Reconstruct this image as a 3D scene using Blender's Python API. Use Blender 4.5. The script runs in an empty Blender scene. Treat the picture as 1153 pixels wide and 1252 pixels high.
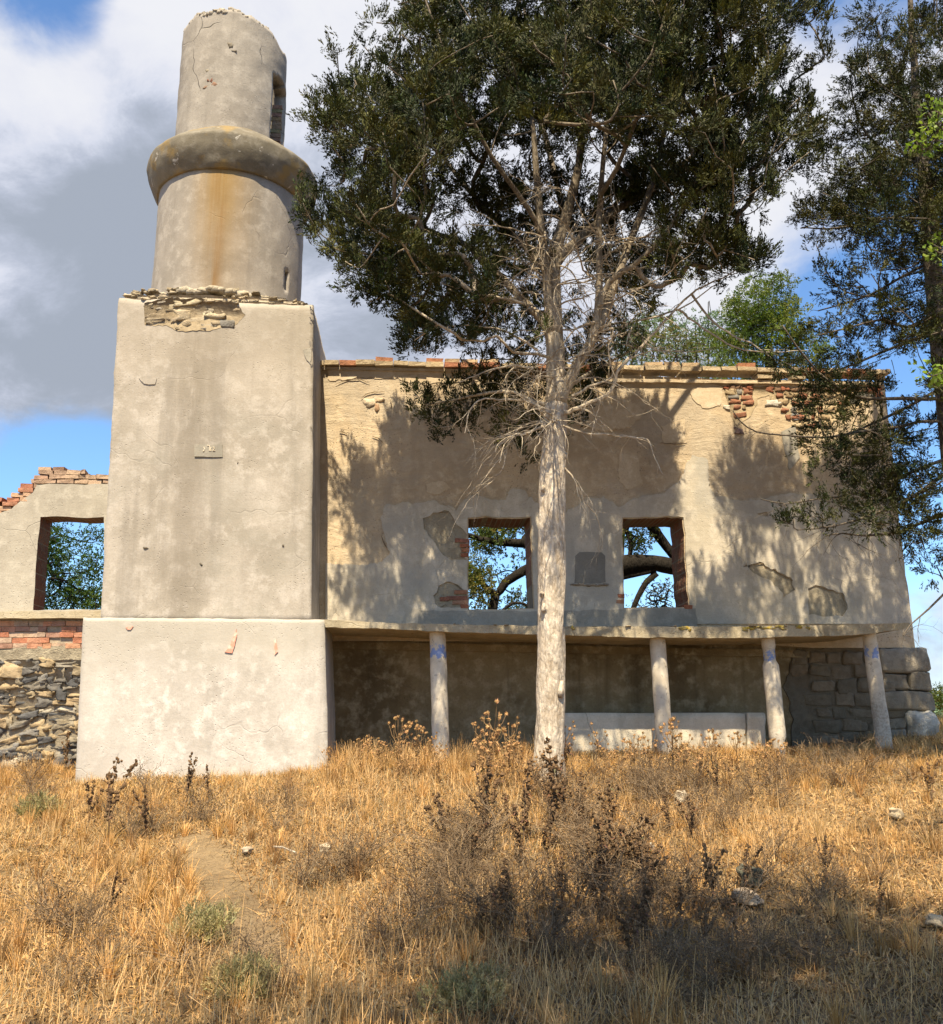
import bpy, bmesh, math, random
import numpy as np
from mathutils import Vector, Matrix, noise as mnoise
from mathutils.geometry import tessellate_polygon

random.seed(7)
rng = np.random.default_rng(11)
R_ = math.radians
S = bpy.context.scene
COL = S.collection

# ------------------------------------------------------------------ camera
W, H, F = 1153.0, 1252.0, 1150.0
PITCH, YAW = R_(12.45), R_(3.58)
EYE = Vector((0.0, 0.0, 1.7))
cam_d = bpy.data.cameras.new('camera')
cam = bpy.data.objects.new('camera', cam_d)
COL.objects.link(cam)
cam.location = EYE
cam.rotation_euler = (R_(90) + PITCH, 0, -YAW)
cam_d.sensor_fit = 'VERTICAL'
cam_d.sensor_height = 24.0
cam_d.lens = F / H * 24.0
cam_d.clip_start = 0.05
cam_d.clip_end = 3000
S.camera = cam
RM = cam.rotation_euler.to_matrix()


def ray(px, py):
    return RM @ Vector((px - W / 2, H / 2 - py, -F))


def at(px, py, Y):
    v = ray(px, py)
    return EYE + v * ((Y - EYE.y) / v.y)


def XZ(px, py, Y):
    p = at(px, py, Y)
    return (p.x, p.z)


# ------------------------------------------------------------------ tagging
def tag(o, label=None, cat=None, group=None, kind=None):
    if label: o['label'] = label
    if cat: o['category'] = cat
    if group: o['group'] = group
    if kind: o['kind'] = kind
    return o


def thing(name, label, cat, loc=(0, 0, 0), group=None):
    o = bpy.data.objects.new(name, None)
    o.empty_display_size = 0.2
    COL.objects.link(o)
    o.location = loc
    return tag(o, label, cat, group)


def link(name, me, mat=None, parent=None, smooth=False, label=None):
    o = bpy.data.objects.new(name, me)
    COL.objects.link(o)
    mats = mat if isinstance(mat, (list, tuple)) else ([mat] if mat else [])
    if not me.materials:
        for m in mats: me.materials.append(m)
    if smooth:
        me.polygons.foreach_set('use_smooth', [True] * len(me.polygons))
    if parent:
        o.parent = parent
        o.matrix_parent_inverse = Matrix.Translation(-parent.location)
        if parent.type == 'MESH': o.matrix_parent_inverse = Matrix.Identity(4)
    if label: o['label'] = label
    return o


def copy_thing(root, loc, rz, sc):
    c = root.copy(); COL.objects.link(c)
    c.location = loc; c.rotation_euler = (0, 0, rz); c.scale = sc
    for ch in list(root.children):
        k = ch.copy(); COL.objects.link(k); k.parent = c
        k.matrix_parent_inverse = ch.matrix_parent_inverse.copy()
    return c


# ------------------------------------------------------------------ mesh builders
class MB:
    def __init__(s):
        s.v, s.f, s.m, s.t = [], [], [], []

    def add(s, vs, fs, mi=0, tint=(1, 1, 1)):
        b = len(s.v)
        s.v += [tuple(p) for p in vs]
        s.t += [tint] * len(vs)
        for f in fs:
            s.f.append([i + b for i in f]); s.m.append(mi)

    def mesh(s, name):
        me = bpy.data.meshes.new(name)
        me.from_pydata(s.v, [], s.f)
        me.polygons.foreach_set('material_index', s.m)
        a = me.attributes.new('tint', 'FLOAT_COLOR', 'POINT')
        arr = np.ones((len(s.v), 4), np.float32)
        arr[:, :3] = np.array(s.t, np.float32)
        a.data.foreach_set('color', arr.ravel())
        me.update()
        return me

    def build(s, name, mat, parent=None, smooth=False, label=None):
        return link(name, s.mesh(name), mat, parent, smooth, label)

    def box(s, c, h, tint=(1, 1, 1), jit=0.0, rot=0.0, mi=0):
        vs = []
        ca, sa = math.cos(rot), math.sin(rot)
        for z in (-1, 1):
            for y in (-1, 1):
                for x in (-1, 1):
                    px = x * h[0] + random.uniform(-jit, jit)
                    py = y * h[1] + random.uniform(-jit, jit)
                    pz = z * h[2] + random.uniform(-jit, jit)
                    vs.append((c[0] + px * ca - pz * sa, c[1] + py, c[2] + px * sa + pz * ca))
        s.add(vs, [(0, 1, 3, 2), (4, 6, 7, 5), (0, 4, 5, 1), (1, 5, 7, 3), (3, 7, 6, 2), (2, 6, 4, 0)], mi, tint)

    def stone(s, c, h, tint=(1, 1, 1), e=0.45, amp=0.12, nu=12, nv=8, mi=0, tilt=0.0):
        sd = random.random() * 100
        vs, fs = [], []
        sg = lambda v, p: math.copysign(abs(v) ** p, v)
        ct, st = math.cos(tilt), math.sin(tilt)
        for j in range(nv + 1):
            ph = -math.pi / 2 + math.pi * j / nv
            for i in range(nu):
                th = 2 * math.pi * i / nu
                x = sg(math.cos(ph), e) * sg(math.cos(th), e)
                y = sg(math.cos(ph), e) * sg(math.sin(th), e)
                z = sg(math.sin(ph), e)
                k = 1 + amp * 2 * mnoise.noise((x * 1.1 + sd, y * 1.1, z * 1.1 - sd)) + amp * mnoise.noise((x * 3 + sd, y * 3, z * 3))
                px, py, pz = x * h[0] * k, y * h[1] * k, z * h[2] * k
                vs.append((c[0] + px * ct - pz * st, c[1] + py, c[2] + px * st + pz * ct))
        for j in range(nv):
            for i in range(nu):
                a = j * nu + i; b = j * nu + (i + 1) % nu
                fs.append((a, b, b + nu, a + nu))
        s.add(vs, fs, mi, tint)

    def tube(s, pts, rad, k=6, tint=(1, 1, 1), cap=True, rough=0.0, mi=0):
        pts = [Vector(p) for p in pts]
        n = len(pts)
        if n < 2: return
        vs, fs = [], []
        up = Vector((0.31, 0.2, 0.93))
        prev = None
        for i, p in enumerate(pts):
            d = (pts[min(i + 1, n - 1)] - pts[max(i - 1, 0)])
            if d.length < 1e-7: d = Vector((0, 0, 1))
            d.normalize()
            if prev is None:
                a = d.cross(Vector((0.9, 0.1, 0.2)))
                if a.length < .1: a = d.cross(Vector((0, 1, 0)))
            else:
                a = prev - d * prev.dot(d)
            a.normalize(); prev = a
            b = d.cross(a)
            for j in range(k):
                t = 2 * math.pi * j / k
                r = rad[i]
                o = a * math.cos(t) + b * math.sin(t)
                if rough:
                    q = p + o * r
                    r *= 1 + rough * mnoise.noise((o.x * 2.5 + 3, o.y * 2.5, q.z * 1.3)) + rough * .7 * mnoise.noise((q.x * 30, q.y * 30, q.z * 6))
                vs.append(p + o * r)
        for i in range(n - 1):
            for j in range(k):
                j2 = (j + 1) % k
                fs.append((i * k + j, i * k + j2, (i + 1) * k + j2, (i + 1) * k + j))
        if cap:
            fs.append(tuple(range(k))[::-1]); fs.append(tuple((n - 1) * k + j for j in range(k)))
        s.add(vs, fs, mi, tint)


def ragged(pts, amp=2.0, step=6.0, seed=0, closed=True):
    """pixel polyline -> the same line with irregular, broken edges"""
    out = []
    n = len(pts)
    for i in range(n if closed else n - 1):
        a, b = Vector(pts[i]), Vector(pts[(i + 1) % n])
        L = (b - a).length
        m = max(1, int(L / step))
        nr = Vector((-(b - a).y, (b - a).x)).normalized() if L > 0 else Vector((0, 0))
        for j in range(m):
            p = a.lerp(b, j / m)
            q = mnoise.noise((p.x * .06 + seed, p.y * .06, seed * .7)) * amp + mnoise.noise((p.x * .25 + seed, p.y * .25, 3)) * amp * .6
            if j == 0: q *= .4
            p = p + nr * q
            out.append((p.x, p.y))
    if not closed: out.append(tuple(pts[-1]))
    return out


def prism(loops, Yf, Yb, hole_mi=0, mb=None, tint=(1, 1, 1), Yproj=None):
    """loops in photo pixels, read on the plane y = Yproj (default Yf), made solid from Yf to Yb"""
    mb = mb or MB()
    Yp = Yf if Yproj is None else Yproj
    L3 = [[Vector((XZ(x, y, Yp)[0], 0, XZ(x, y, Yp)[1])) for x, y in lp] for lp in loops]
    tri = tessellate_polygon([[Vector((p.x, p.z, 0)) for p in lp] for lp in L3])
    flat = [p for lp in L3 for p in lp]
    n = len(flat)
    vs = [(p.x, Yf, p.z) for p in flat] + [(p.x, Yb, p.z) for p in flat]
    fs, ms = [], []
    for t in tri:
        a, b, c = t
        A, B, C = flat[a], flat[b], flat[c]
        cr = (B.x - A.x) * (C.z - A.z) - (B.z - A.z) * (C.x - A.x)
        if cr < 0: a, c = c, a
        fs.append((a, b, c)); ms.append(0)
        fs.append((c + n, b + n, a + n)); ms.append(0)
    o = 0
    for li, lp in enumerate(L3):
        m = len(lp)
        for i in range(m):
            j = (i + 1) % m
            fs.append((o + i, o + i + n, o + j + n, o + j)); ms.append(hole_mi if li else 0)
        o += m
    b0 = len(mb.v)
    mb.v += vs; mb.t += [tint] * len(vs)
    mb.f += [[i + b0 for i in f] for f in fs]; mb.m += ms
    return mb


def fix_normals(o):
    bm = bmesh.new(); bm.from_mesh(o.data)
    bmesh.ops.recalc_face_normals(bm, faces=bm.faces)
    bm.to_mesh(o.data); bm.free()
    return o


def soft_block(quad, Yf, Yb, r=0.04, n=14, amp=0.012, top_amp=0.0, Yp=None):
    """a block whose front face is the photo quad TL,TR,BR,BL on plane Yf; rounded worn arrises"""
    TL, TR, BR, BL = [at(x, y, Yf if Yp is None else Yp) for x, y in quad]
    wx = (TR - TL).length; hz = (TL - BL).length; dy = Yb - Yf
    bm = bmesh.new()
    bmesh.ops.create_cube(bm, size=2)
    bmesh.ops.subdivide_edges(bm, edges=bm.edges[:], cuts=n, use_grid_fill=True)
    hx, hy, hh = wx / 2, dy / 2, hz / 2
    for v in bm.verts:
        p = Vector((v.co.x * hx, v.co.y * hy, v.co.z * hh))
        # crowd vertices near the arrises
        q = Vector((max(-hx + r, min(hx - r, p.x)), max(-hy + r, min(hy - r, p.y)), max(-hh + r, min(hh - r, p.z))))
        d = p - q
        if d.length > 1e-6: p = q + d.normalized() * r
        u, w, t = (p.x / hx + 1) / 2, (p.y / hy + 1) / 2, (p.z / hh + 1) / 2
        f = (BL.lerp(BR, u)).lerp(TL.lerp(TR, u), t)
        P = Vector((f.x, Yf + w * dy, f.z))
        P += Vector((mnoise.noise(P * 1.7), mnoise.noise(P * 1.7 + Vector((9, 0, 0))), mnoise.noise(P * 1.9 + Vector((0, 9, 0))))) * amp
        ed_ = (abs(d.x) > 1e-6) + (abs(d.y) > 1e-6) + (abs(d.z) > 1e-6)
        if ed_ >= 2: P += Vector((mnoise.noise(P * 9), .6 * mnoise.noise(P * 9 + Vector((3, 0, 0))), mnoise.noise(P * 9 + Vector((0, 4, 0))))) * .012
        if top_amp and t > .97: P.z += top_amp * mnoise.noise(P * 5)
        v.co = P
    me = bpy.data.meshes.new('block')
    bm.to_mesh(me); bm.free()
    a = me.attributes.new('tint', 'FLOAT_COLOR', 'POINT')
    a.data.foreach_set('color', [1.0] * (4 * len(me.vertices)))
    return me


# ------------------------------------------------------------------ materials
class G:
    def __init__(s, name, rough=0.9):
        s.mat = bpy.data.materials.new(name); s.mat.use_nodes = True
        s.nt = s.mat.node_tree
        s.b = s.nt.nodes['Principled BSDF']
        s.b.inputs['Roughness'].default_value = rough
        s.b.inputs['Specular IOR Level'].default_value = 0.15
        tc = s.nt.nodes.new('ShaderNodeTexCoord')
        s.co = tc.outputs['Object']
        s.sx = None

    def put(s, sock, v):
        if hasattr(v, 'is_output') or isinstance(v, bpy.types.NodeSocket): s.nt.links.new(v, sock)
        else: sock.default_value = v

    def n(s, t): return s.nt.nodes.new(t)

    def noise(s, scale, detail=5, rough=.55, vec=None, dist=0):
        x = s.n('ShaderNodeTexNoise'); s.put(x.inputs['Vector'], vec or s.co)
        x.inputs['Scale'].default_value = scale; x.inputs['Detail'].default_value = detail
        x.inputs['Roughness'].default_value = rough; x.inputs['Distortion'].default_value = dist
        return x.outputs['Fac']

    def vor(s, scale, feat='F1', vec=None, rnd=1):
        x = s.n('ShaderNodeTexVoronoi'); x.feature = feat; s.put(x.inputs['Vector'], vec or s.co)
        x.inputs['Scale'].default_value = scale; x.inputs['Randomness'].default_value = rnd
        return x.outputs['Distance']

    def scl(s, v, vec=None):
        x = s.n('ShaderNodeVectorMath'); x.operation = 'MULTIPLY'
        s.put(x.inputs[0], vec or s.co); x.inputs[1].default_value = v
        return x.outputs[0]

    def warp(s, amt, scale):
        x = s.n('ShaderNodeTexNoise'); s.put(x.inputs['Vector'], s.co); x.inputs['Scale'].default_value = scale
        x.inputs['Detail'].default_value = 2
        m = s.n('ShaderNodeVectorMath'); m.operation = 'MULTIPLY_ADD'
        s.put(m.inputs[0], x.outputs['Color']); m.inputs[1].default_value = (amt,) * 3; s.put(m.inputs[2], s.co)
        return m.outputs[0]

    def m(s, op, a, b=0.0, c=0.0, clamp=False):
        x = s.n('ShaderNodeMath'); x.operation = op; x.use_clamp = clamp
        s.put(x.inputs[0], a); s.put(x.inputs[1], b)
        if op in ('MULTIPLY_ADD',): s.put(x.inputs[2], c)
        return x.outputs[0]

    def rng(s, v, a, b, c=0.0, d=1.0):
        x = s.n('ShaderNodeMapRange'); x.interpolation_type = 'SMOOTHSTEP'
        s.put(x.inputs[0], v)
        for i, q in enumerate((a, b, c, d)): x.inputs[i + 1].default_value = q
        return x.outputs[0]

    def mix(s, f, a, b, mode='MIX'):
        x = s.n('ShaderNodeMix'); x.data_type = 'RGBA'; x.blend_type = mode
        s.put(x.inputs[0], f)
        for k, q in ((6, a), (7, b)):
            s.put(x.inputs[k], (*q, 1) if isinstance(q, tuple) and len(q) == 3 else q)
        return x.outputs[2]

    def attr(s, nm):
        x = s.n('ShaderNodeAttribute'); x.attribute_name = nm
        return x.outputs['Color']

    def xyz(s):
        if not s.sx:
            s.sx = s.n('ShaderNodeSeparateXYZ'); s.put(s.sx.inputs[0], s.co)
        return s.sx.outputs

    def band(s, v, c, w):     # 1 at c, 0 beyond +-w
        d = s.m('ABSOLUTE', s.m('SUBTRACT', v, c))
        return s.rng(d, 0, w, 1, 0)

    def bump(s, h, strength=.5, dist=.02, nrm=None):
        x = s.n('ShaderNodeBump'); s.put(x.inputs['Height'], h)
        x.inputs['Strength'].default_value = strength; x.inputs['Distance'].default_value = dist
        if nrm: s.put(x.inputs['Normal'], nrm)
        return x.outputs[0]

    def done(s, col, nrm=None):
        s.put(s.b.inputs['Base Color'], col if not (isinstance(col, tuple) and len(col) == 3) else (*col, 1))
        if nrm: s.put(s.b.inputs['Normal'], nrm)
        return s.mat


def plaster(name, dark, mid, light, coarse=0.5, fine=.5, pits=.3, trowel=.2, cracks=.5, streak=.3, tint=False, extra=None, grey=0, greyc=(.26, .24, .205)):
    g = G(name)
    big = g.noise(.9, 5, .62)
    med = g.noise(5.5, 4, .65)
    fin = g.noise(42, 3, .7)
    c = g.mix(g.rng(big, .36, .64), dark, mid)
    c = g.mix(g.m('MULTIPLY', g.rng(med, .46, .68), .75), c, light)
    c = g.mix(g.m('MULTIPLY', g.rng(fin, .42, .75), .28), c, tuple(x * .55 for x in dark))
    h = g.m('MULTIPLY', med, coarse)
    h = g.m('ADD', h, g.m('MULTIPLY', fin, fine * .3))
    if trowel:
        tr = g.noise(1, 4, .6, vec=g.scl((2.2, 2.2, 17), g.warp(.15, 2)))
        h = g.m('ADD', h, g.m('MULTIPLY', tr, trowel))
        c = g.mix(g.m('MULTIPLY', g.rng(tr, .5, .75), trowel * .7), c, tuple(x * .7 for x in mid))
    if pits:
        pv = g.vor(26, vec=g.warp(.06, 9))
        pm = g.m('MULTIPLY', g.rng(pv, .05, .26, 1, 0), g.rng(g.noise(2.4, 3), .48, .62))
        c = g.mix(g.m('MULTIPLY', pm, .8 * pits), c, tuple(x * .4 for x in dark))
        h = g.m('SUBTRACT', h, g.m('MULTIPLY', pm, pits))
    if cracks:
        cd = g.vor(.85, 'DISTANCE_TO_EDGE', vec=g.warp(.35, 2.2))
        cm = g.m('MULTIPLY', g.rng(cd, .0015, .007, 1, 0), g.rng(g.noise(.8, 2, vec=g.scl((1, 1, 1.3))), .5, .58))
        c = g.mix(g.m('MULTIPLY', cm, cracks), c, tuple(x * .3 for x in dark))
        h = g.m('SUBTRACT', h, g.m('MULTIPLY', cm, cracks))
    if streak:
        st = g.noise(1, 4, .6, vec=g.scl((3.4, 3.4, .22)))
        c = g.mix(g.m('MULTIPLY', g.rng(st, .5, .72), streak), c, tuple(x * .55 for x in dark))
    if grey:
        gm = g.noise(.75, 5, .66, dist=.4)
        c = g.mix(g.m('MULTIPLY', g.rng(gm, .47, .62), grey), c, greyc)
    if extra: c = extra(g, c)
    if tint: c = g.mix(1.0, c, g.attr('tint'), 'MULTIPLY')
    return g.done(c, g.bump(h, .55, .035))


# tower: grey stain down the middle of the shaft, whitewash below
def ex_shaft(g, c):
    x, y, z = g.xyz()[0], g.xyz()[1], g.xyz()[2]
    sx = at(232, 560, 12.85).x
    n = g.noise(1, 6, .65, vec=g.scl((5, 5, .9)))
    mk = g.m('MULTIPLY', g.band(g.m('ADD', x, g.m('MULTIPLY', g.m('SUBTRACT', n, .5), .8)), sx, .42), g.rng(n, .18, .48))
    mk = g.m('MULTIPLY', mk, g.rng(z, at(0, 758, 12.85).z, at(0, 420, 12.85).z, .75, 1.0))
    c = g.mix(g.m('MULTIPLY', mk, .8), c, (.19, .165, .135))
    # damp cap under the broken top
    n2 = g.noise(2.2, 6, .65)
    cap = g.rng(g.m('ADD', z, g.m('MULTIPLY', g.m('SUBTRACT', n2, .5), 1.6)), at(0, 520, 12.85).z, at(0, 400, 12.85).z)
    return g.mix(g.m('MULTIPLY', cap, .4), c, (.30, .255, .20))


def ex_base(g, c):
    x, y, z = g.xyz()[0], g.xyz()[1], g.xyz()[2]
    n = g.noise(1.3, 6, .6)
    zz = g.m('ADD', z, g.m('MULTIPLY', g.m('SUBTRACT', n, .5), 1.3))
    up = g.rng(zz, at(0, 850, 12.7).z, at(0, 770, 12.7).z)
    c = g.mix(g.m('MULTIPLY', up, .75), c, (.36, .33, .285))
    lo = g.rng(zz, at(0, 985, 12.7).z, at(0, 925, 12.7).z, 1, 0)
    return g.mix(g.m('MULTIPLY', lo, .45), c, (.46, .35, .22))


def ex_drum(g, c):
    x, z = g.xyz()[0], g.xyz()[2]
    n = g.noise(1, 6, .62, vec=g.scl((9, 9, .35)))
    cx = at(270, 280, 13.2).x
    core = g.m('MULTIPLY', g.band(g.m('ADD', x, g.m('MULTIPLY', g.m('SUBTRACT', n, .5), .28)), cx, .66), g.rng(n, .08, .42))
    core = g.m('MULTIPLY', core, g.rng(z, at(282, 355, 13.2).z, at(282, 215, 13.2).z, .35, 1))
    c = g.mix(g.m('MULTIPLY', core, .9), c, (.245, .155, .055))
    c2 = g.m('MULTIPLY', g.band(g.m('ADD', x, g.m('MULTIPLY', g.m('SUBTRACT', n, .5), .2)), cx - .02, .16), g.rng(n, .35, .6))
    return g.mix(g.m('MULTIPLY', c2, .7), c, (.185, .098, .03))


def ex_collar(g, c):
    n = g.noise(2.6, 6, .6)
    c = g.mix(g.m('MULTIPLY', g.rng(n, .5, .66), .8), c, (.25, .17, .065))
    w = g.noise(5, 5, .6, dist=.6)
    return g.mix(g.m('MULTIPLY', g.rng(w, .655, .70), .6), c, (.6, .56, .5))


M = {}
M['shaft'] = plaster('shaft_plaster', (.295, .262, .222), (.39, .35, .308), (.45, .41, .37), .28, .4, .3, .08, .1, .45, extra=ex_shaft, grey=.45)
M['base'] = plaster('base_whitewash', (.36, .33, .30), (.505, .47, .44), (.59, .56, .535), .26, .4, .3, .06, .12, .45, extra=ex_base, grey=.65, greyc=(.38, .35, .32))
M['drum'] = plaster('drum_render', (.24, .212, .18), (.29, .258, .225), (.36, .325, .285), .22, .3, .15, .0, .2, .35, extra=ex_drum)
M['collar'] = plaster('collar_cement', (.14, .12, .088), (.18, .158, .12), (.225, .20, .16), .3, .4, .2, .0, .3, .3, extra=ex_collar)
M['updrum'] = plaster('upper_drum_cement', (.225, .20, .172), (.275, .247, .215), (.33, .298, .262), .4, .4, .35, .0, .9, .25)
M['rough'] = plaster('rough_plaster', (.37, .285, .19), (.50, .395, .27), (.575, .47, .335), 1.0, 1.1, 1.0, .6, .15, .22, grey=.4, greyc=(.32, .29, .245))
M['smooth'] = plaster('smooth_plaster', (.39, .345, .275), (.475, .42, .345), (.54, .485, .405), .4, .5, .35, .2, .15, .25, grey=.55, greyc=(.31, .295, .265))
M['pale'] = plaster('pale_plaster', (.52, .45, .35), (.60, .53, .42), (.66, .59, .48), .25, .35, .15, .1, .3, .1)
M['scrap'] = plaster('plaster_scrap', (.44, .35, .24), (.53, .43, .31), (.58, .49, .37), .3, .5, .3, .2, .3, .1)
M['niche'] = plaster('niche_cement', (.16, .15, .13), (.20, .188, .165), (.235, .22, .195), .2, .3, .2, .1, 0, .2)
M['cement'] = plaster('grey_cement', (.25, .23, .195), (.315, .29, .245), (.37, .34, .29), .3, .4, .3, .2, .4, .15)
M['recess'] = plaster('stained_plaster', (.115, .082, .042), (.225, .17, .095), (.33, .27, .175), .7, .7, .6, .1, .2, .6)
M['bench'] = plaster('bench_plaster', (.46, .40, .31), (.57, .50, .39), (.64, .57, .46), .4, .5, .3, .1, .5, .3)
M['slab'] = plaster('slab_concrete', (.30, .25, .17), (.40, .34, .24), (.46, .40, .30), .6, .8, .5, .4, .3, .4)
M['wing'] = plaster('wing_plaster', (.30, .27, .225), (.37, .335, .28), (.43, .395, .335), .4, .4, .3, .1, .2, .15)
M['fallen'] = plaster('fallen_plaster', (.24, .205, .15), (.33, .285, .21), (.40, .35, .26), 1.0, .9, .9, .2, .3, .1)


def ex_lichen(g, c):
    return c


def g_stone(name, rough_amt=1.0):
    g = G(name)
    t = g.attr('tint')
    n = g.noise(9, 6, .65); f = g.noise(60, 4, .7); b = g.noise(3, 4)
    c = g.mix(g.m('MULTIPLY', g.rng(n, .4, .7), .55), t, g.mix(1, t, (.45, .42, .38), 'MULTIPLY'))
    c = g.mix(g.m('MULTIPLY', g.rng(b, .55, .7), .4), c, g.mix(1, t, (1.3, 1.22, 1.05), 'MULTIPLY'))
    c = g.mix(g.m('MULTIPLY', g.rng(f, .5, .75), .3), c, (.05, .045, .035))
    h = g.m('ADD', n, g.m('MULTIPLY', f, .35))
    return g.done(c, g.bump(h, .7, .04))


M['stone'] = g_stone('field_stone')
M['brick'] = g_stone('old_brick')
g = G('mortar'); n = g.noise(6, 6, .7); f = g.noise(50, 3)
M['mortar'] = g.done(g.mix(g.rng(n, .35, .65), (.20, .17, .125), (.34, .295, .22)), g.bump(g.m('ADD', n, g.m('MULTIPLY', f, .5)), .8, .04))
g = G('reveal_brick')
bt = g.n('ShaderNodeTexBrick'); mp = g.n('ShaderNodeMapping'); g.put(mp.inputs[0], g.co); mp.inputs['Rotation'].default_value = (R_(90), 0, R_(90))
g.put(bt.inputs['Vector'], mp.outputs[0])
bt.inputs['Color1'].default_value = (.20, .085, .05, 1); bt.inputs['Color2'].default_value = (.13, .06, .038, 1); bt.inputs['Mortar'].default_value = (.2, .165, .12, 1)
bt.inputs['Scale'].default_value = 1; bt.inputs['Brick Width'].default_value = .23; bt.inputs['Row Height'].default_value = .075; bt.inputs['Mortar Size'].default_value = .009
M['reveal'] = g.done(g.mix(g.m('MULTIPLY', g.rng(g.noise(5), .4, .65), .6), bt.outputs['Color'], (.16, .125, .085)), g.bump(g.noise(14, 5), .7, .04))

g = G('white_paint', .7)
n = g.noise(7, 6, .65); f = g.noise(34, 4)
c = g.mix(g.rng(n, .35, .7), (.60, .535, .44), (.47, .405, .32))
c = g.mix(g.m('MULTIPLY', g.rng(g.noise(16, 5, .7), .58, .66), .75), c, (.24, .205, .16))
tn = g.attr('tint')   # red channel low where old blue paint is left
sr = g.n('ShaderNodeSeparateColor'); g.put(sr.inputs[0], tn)
bl = g.rng(g.m('SUBTRACT', g.m('MULTIPLY', g.m('SUBTRACT', 1.0, sr.outputs[0]), .64), g.noise(15, 5, .65)), -.02, .03)
c = g.mix(g.m('MULTIPLY', bl, .9), c, (.17, .25, .50))
gr = g.m('SUBTRACT', 1.0, sr.outputs[1])
c = g.mix(g.m('MULTIPLY', gr, .8), c, g.mix(g.rng(f, .4, .6), (.22, .20, .175), (.42, .39, .34)))
M['paint'] = g.done(c, g.bump(g.m('ADD', n, g.m('MULTIPLY', f, .4)), .5, .012))

g = G('lichen'); n = g.noise(30, 5)
M['lichen'] = g.done(g.mix(g.rng(n, .4, .6), (.36, .26, .045), (.27, .22, .10)), g.bump(n, .8, .02))
g = G('red_paint'); n = g.noise(14, 5)
M['redpaint'] = g.done(g.mix(g.rng(n, .4, .62), (.62, .27, .2), (.62, .5, .42)))


def bark(name, dark, mid, light, sc=1.0, bumpd=.03, fl=.5, pale=None):
    g = G(name)
    v = g.scl((7 * sc, 7 * sc, 1.1 * sc), g.warp(.06, 5))
    a = g.noise(2.2, 7, .68, vec=v); r = g.noise(9, 5, .65); fk = g.vor(5, vec=g.scl((4 * sc, 4 * sc, 1.6 * sc), g.warp(.1, 6)))
    c = g.mix(g.rng(a, .36, .62), dark, mid)
    c = g.mix(g.m('MULTIPLY', g.rng(r, .45, .68), .7), c, light)
    c = g.mix(g.m('MULTIPLY', g.rng(fk, .25, .55), fl * .5), c, tuple(x * .6 for x in dark))
    if pale: c = g.mix(g.rng(g.m('ADD', g.xyz()[2], g.m('MULTIPLY', r, 1.2)), 6.4, 9.4, 1, 0), c, g.mix(g.rng(a, .36, .62), pale[0], pale[1]))
    h = g.m('ADD', g.m('MULTIPLY', a, 1.3), g.m('ADD', g.m('MULTIPLY', r, .3), g.m('MULTIPLY', fk, -.5)))
    return g.done(c, g.bump(h, .8, bumpd))


M['bark'] = bark('pale_flaking_bark', (.34, .27, .20), (.58, .50, .41), (.66, .59, .50), 1.2)
M['limb'] = bark('limb_bark', (.09, .07, .05), (.17, .14, .105), (.26, .22, .17), 1.6, pale=((.30, .24, .175), (.50, .43, .34)))
M['darkbark'] = bark('dark_bark', (.012, .010, .008), (.022, .018, .014), (.036, .03, .024), 1.6)
M['greybark'] = bark('grey_bark', (.075, .06, .045), (.14, .115, .09), (.22, .185, .145), 1.6)
g = G('dead_wood'); n = g.noise(8, 4)
M['deadwood'] = g.done(g.mix(g.rng(n, .35, .65), (.27, .22, .165), (.47, .40, .31)))


def leafmat(name, trans=.25, rough=.6):
    g = G(name, rough)
    t = g.attr('tint')
    g.put(g.b.inputs['Base Color'], t)
    tr = g.n('ShaderNodeBsdfTranslucent'); g.put(tr.inputs['Color'], g.mix(1, t, (1.15, 1.25, .7), 'MULTIPLY'))
    mx = g.n('ShaderNodeMixShader'); mx.inputs[0].default_value = trans
    out = g.nt.nodes['Material Output']
    g.nt.links.new(g.b.outputs[0], mx.inputs[1]); g.nt.links.new(tr.outputs[0], mx.inputs[2]); g.nt.links.new(mx.outputs[0], out.inputs[0])
    return g.mat


M['leaf'] = leafmat('cypress_leaf', .08)
M['broadleaf'] = leafmat('broad_leaf', .4, .5)
M['straw'] = leafmat('dry_straw', .3, .7)
M['weed'] = leafmat('dry_weed', .12, .8)

g = G('earth')
n = g.noise(.7, 7, .6); f = g.noise(22, 6, .7); s_ = g.noise(1, 4, .6, vec=g.scl((70, 9, 9), g.warp(.5, 3)))
c = g.mix(g.rng(n, .35, .65), (.17, .12, .07), (.26, .185, .105))
c = g.mix(g.m('MULTIPLY', g.rng(f, .45, .7), .6), c, (.33, .235, .125))
c = g.mix(g.m('MULTIPLY', g.rng(s_, .52, .7), .5), c, (.10, .07, .04))
M['earth'] = g.done(c, g.bump(g.m('ADD', f, s_), .8, .05))
g = G('far_hill'); n = g.noise(.03, 6, .65)
M['hill'] = g.done(g.mix(g.rng(n, .4, .6), (.14, .13, .06), (.30, .23, .12)))

# ------------------------------------------------------------------ light, sky, render settings
SUN_AZ, SUN_EL = R_(9.0), R_(59.8)
sd = bpy.data.lights.new('sun', 'SUN'); sd.energy = 5.0; sd.angle = R_(.53); sd.color = (1.0, .86, .61)
so = bpy.data.objects.new('sun', sd); COL.objects.link(so)
d = Vector((math.sin(SUN_AZ) * math.cos(SUN_EL), math.cos(SUN_AZ) * math.cos(SUN_EL), -math.sin(SUN_EL)))
so.rotation_euler = d.to_track_quat('-Z', 'Y').to_euler()
so.location = (-3, -10, 20)

wd = bpy.data.worlds.new('World'); S.world = wd; wd.use_nodes = True
nt = wd.node_tree
for n_ in list(nt.nodes): nt.nodes.remove(n_)


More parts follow.
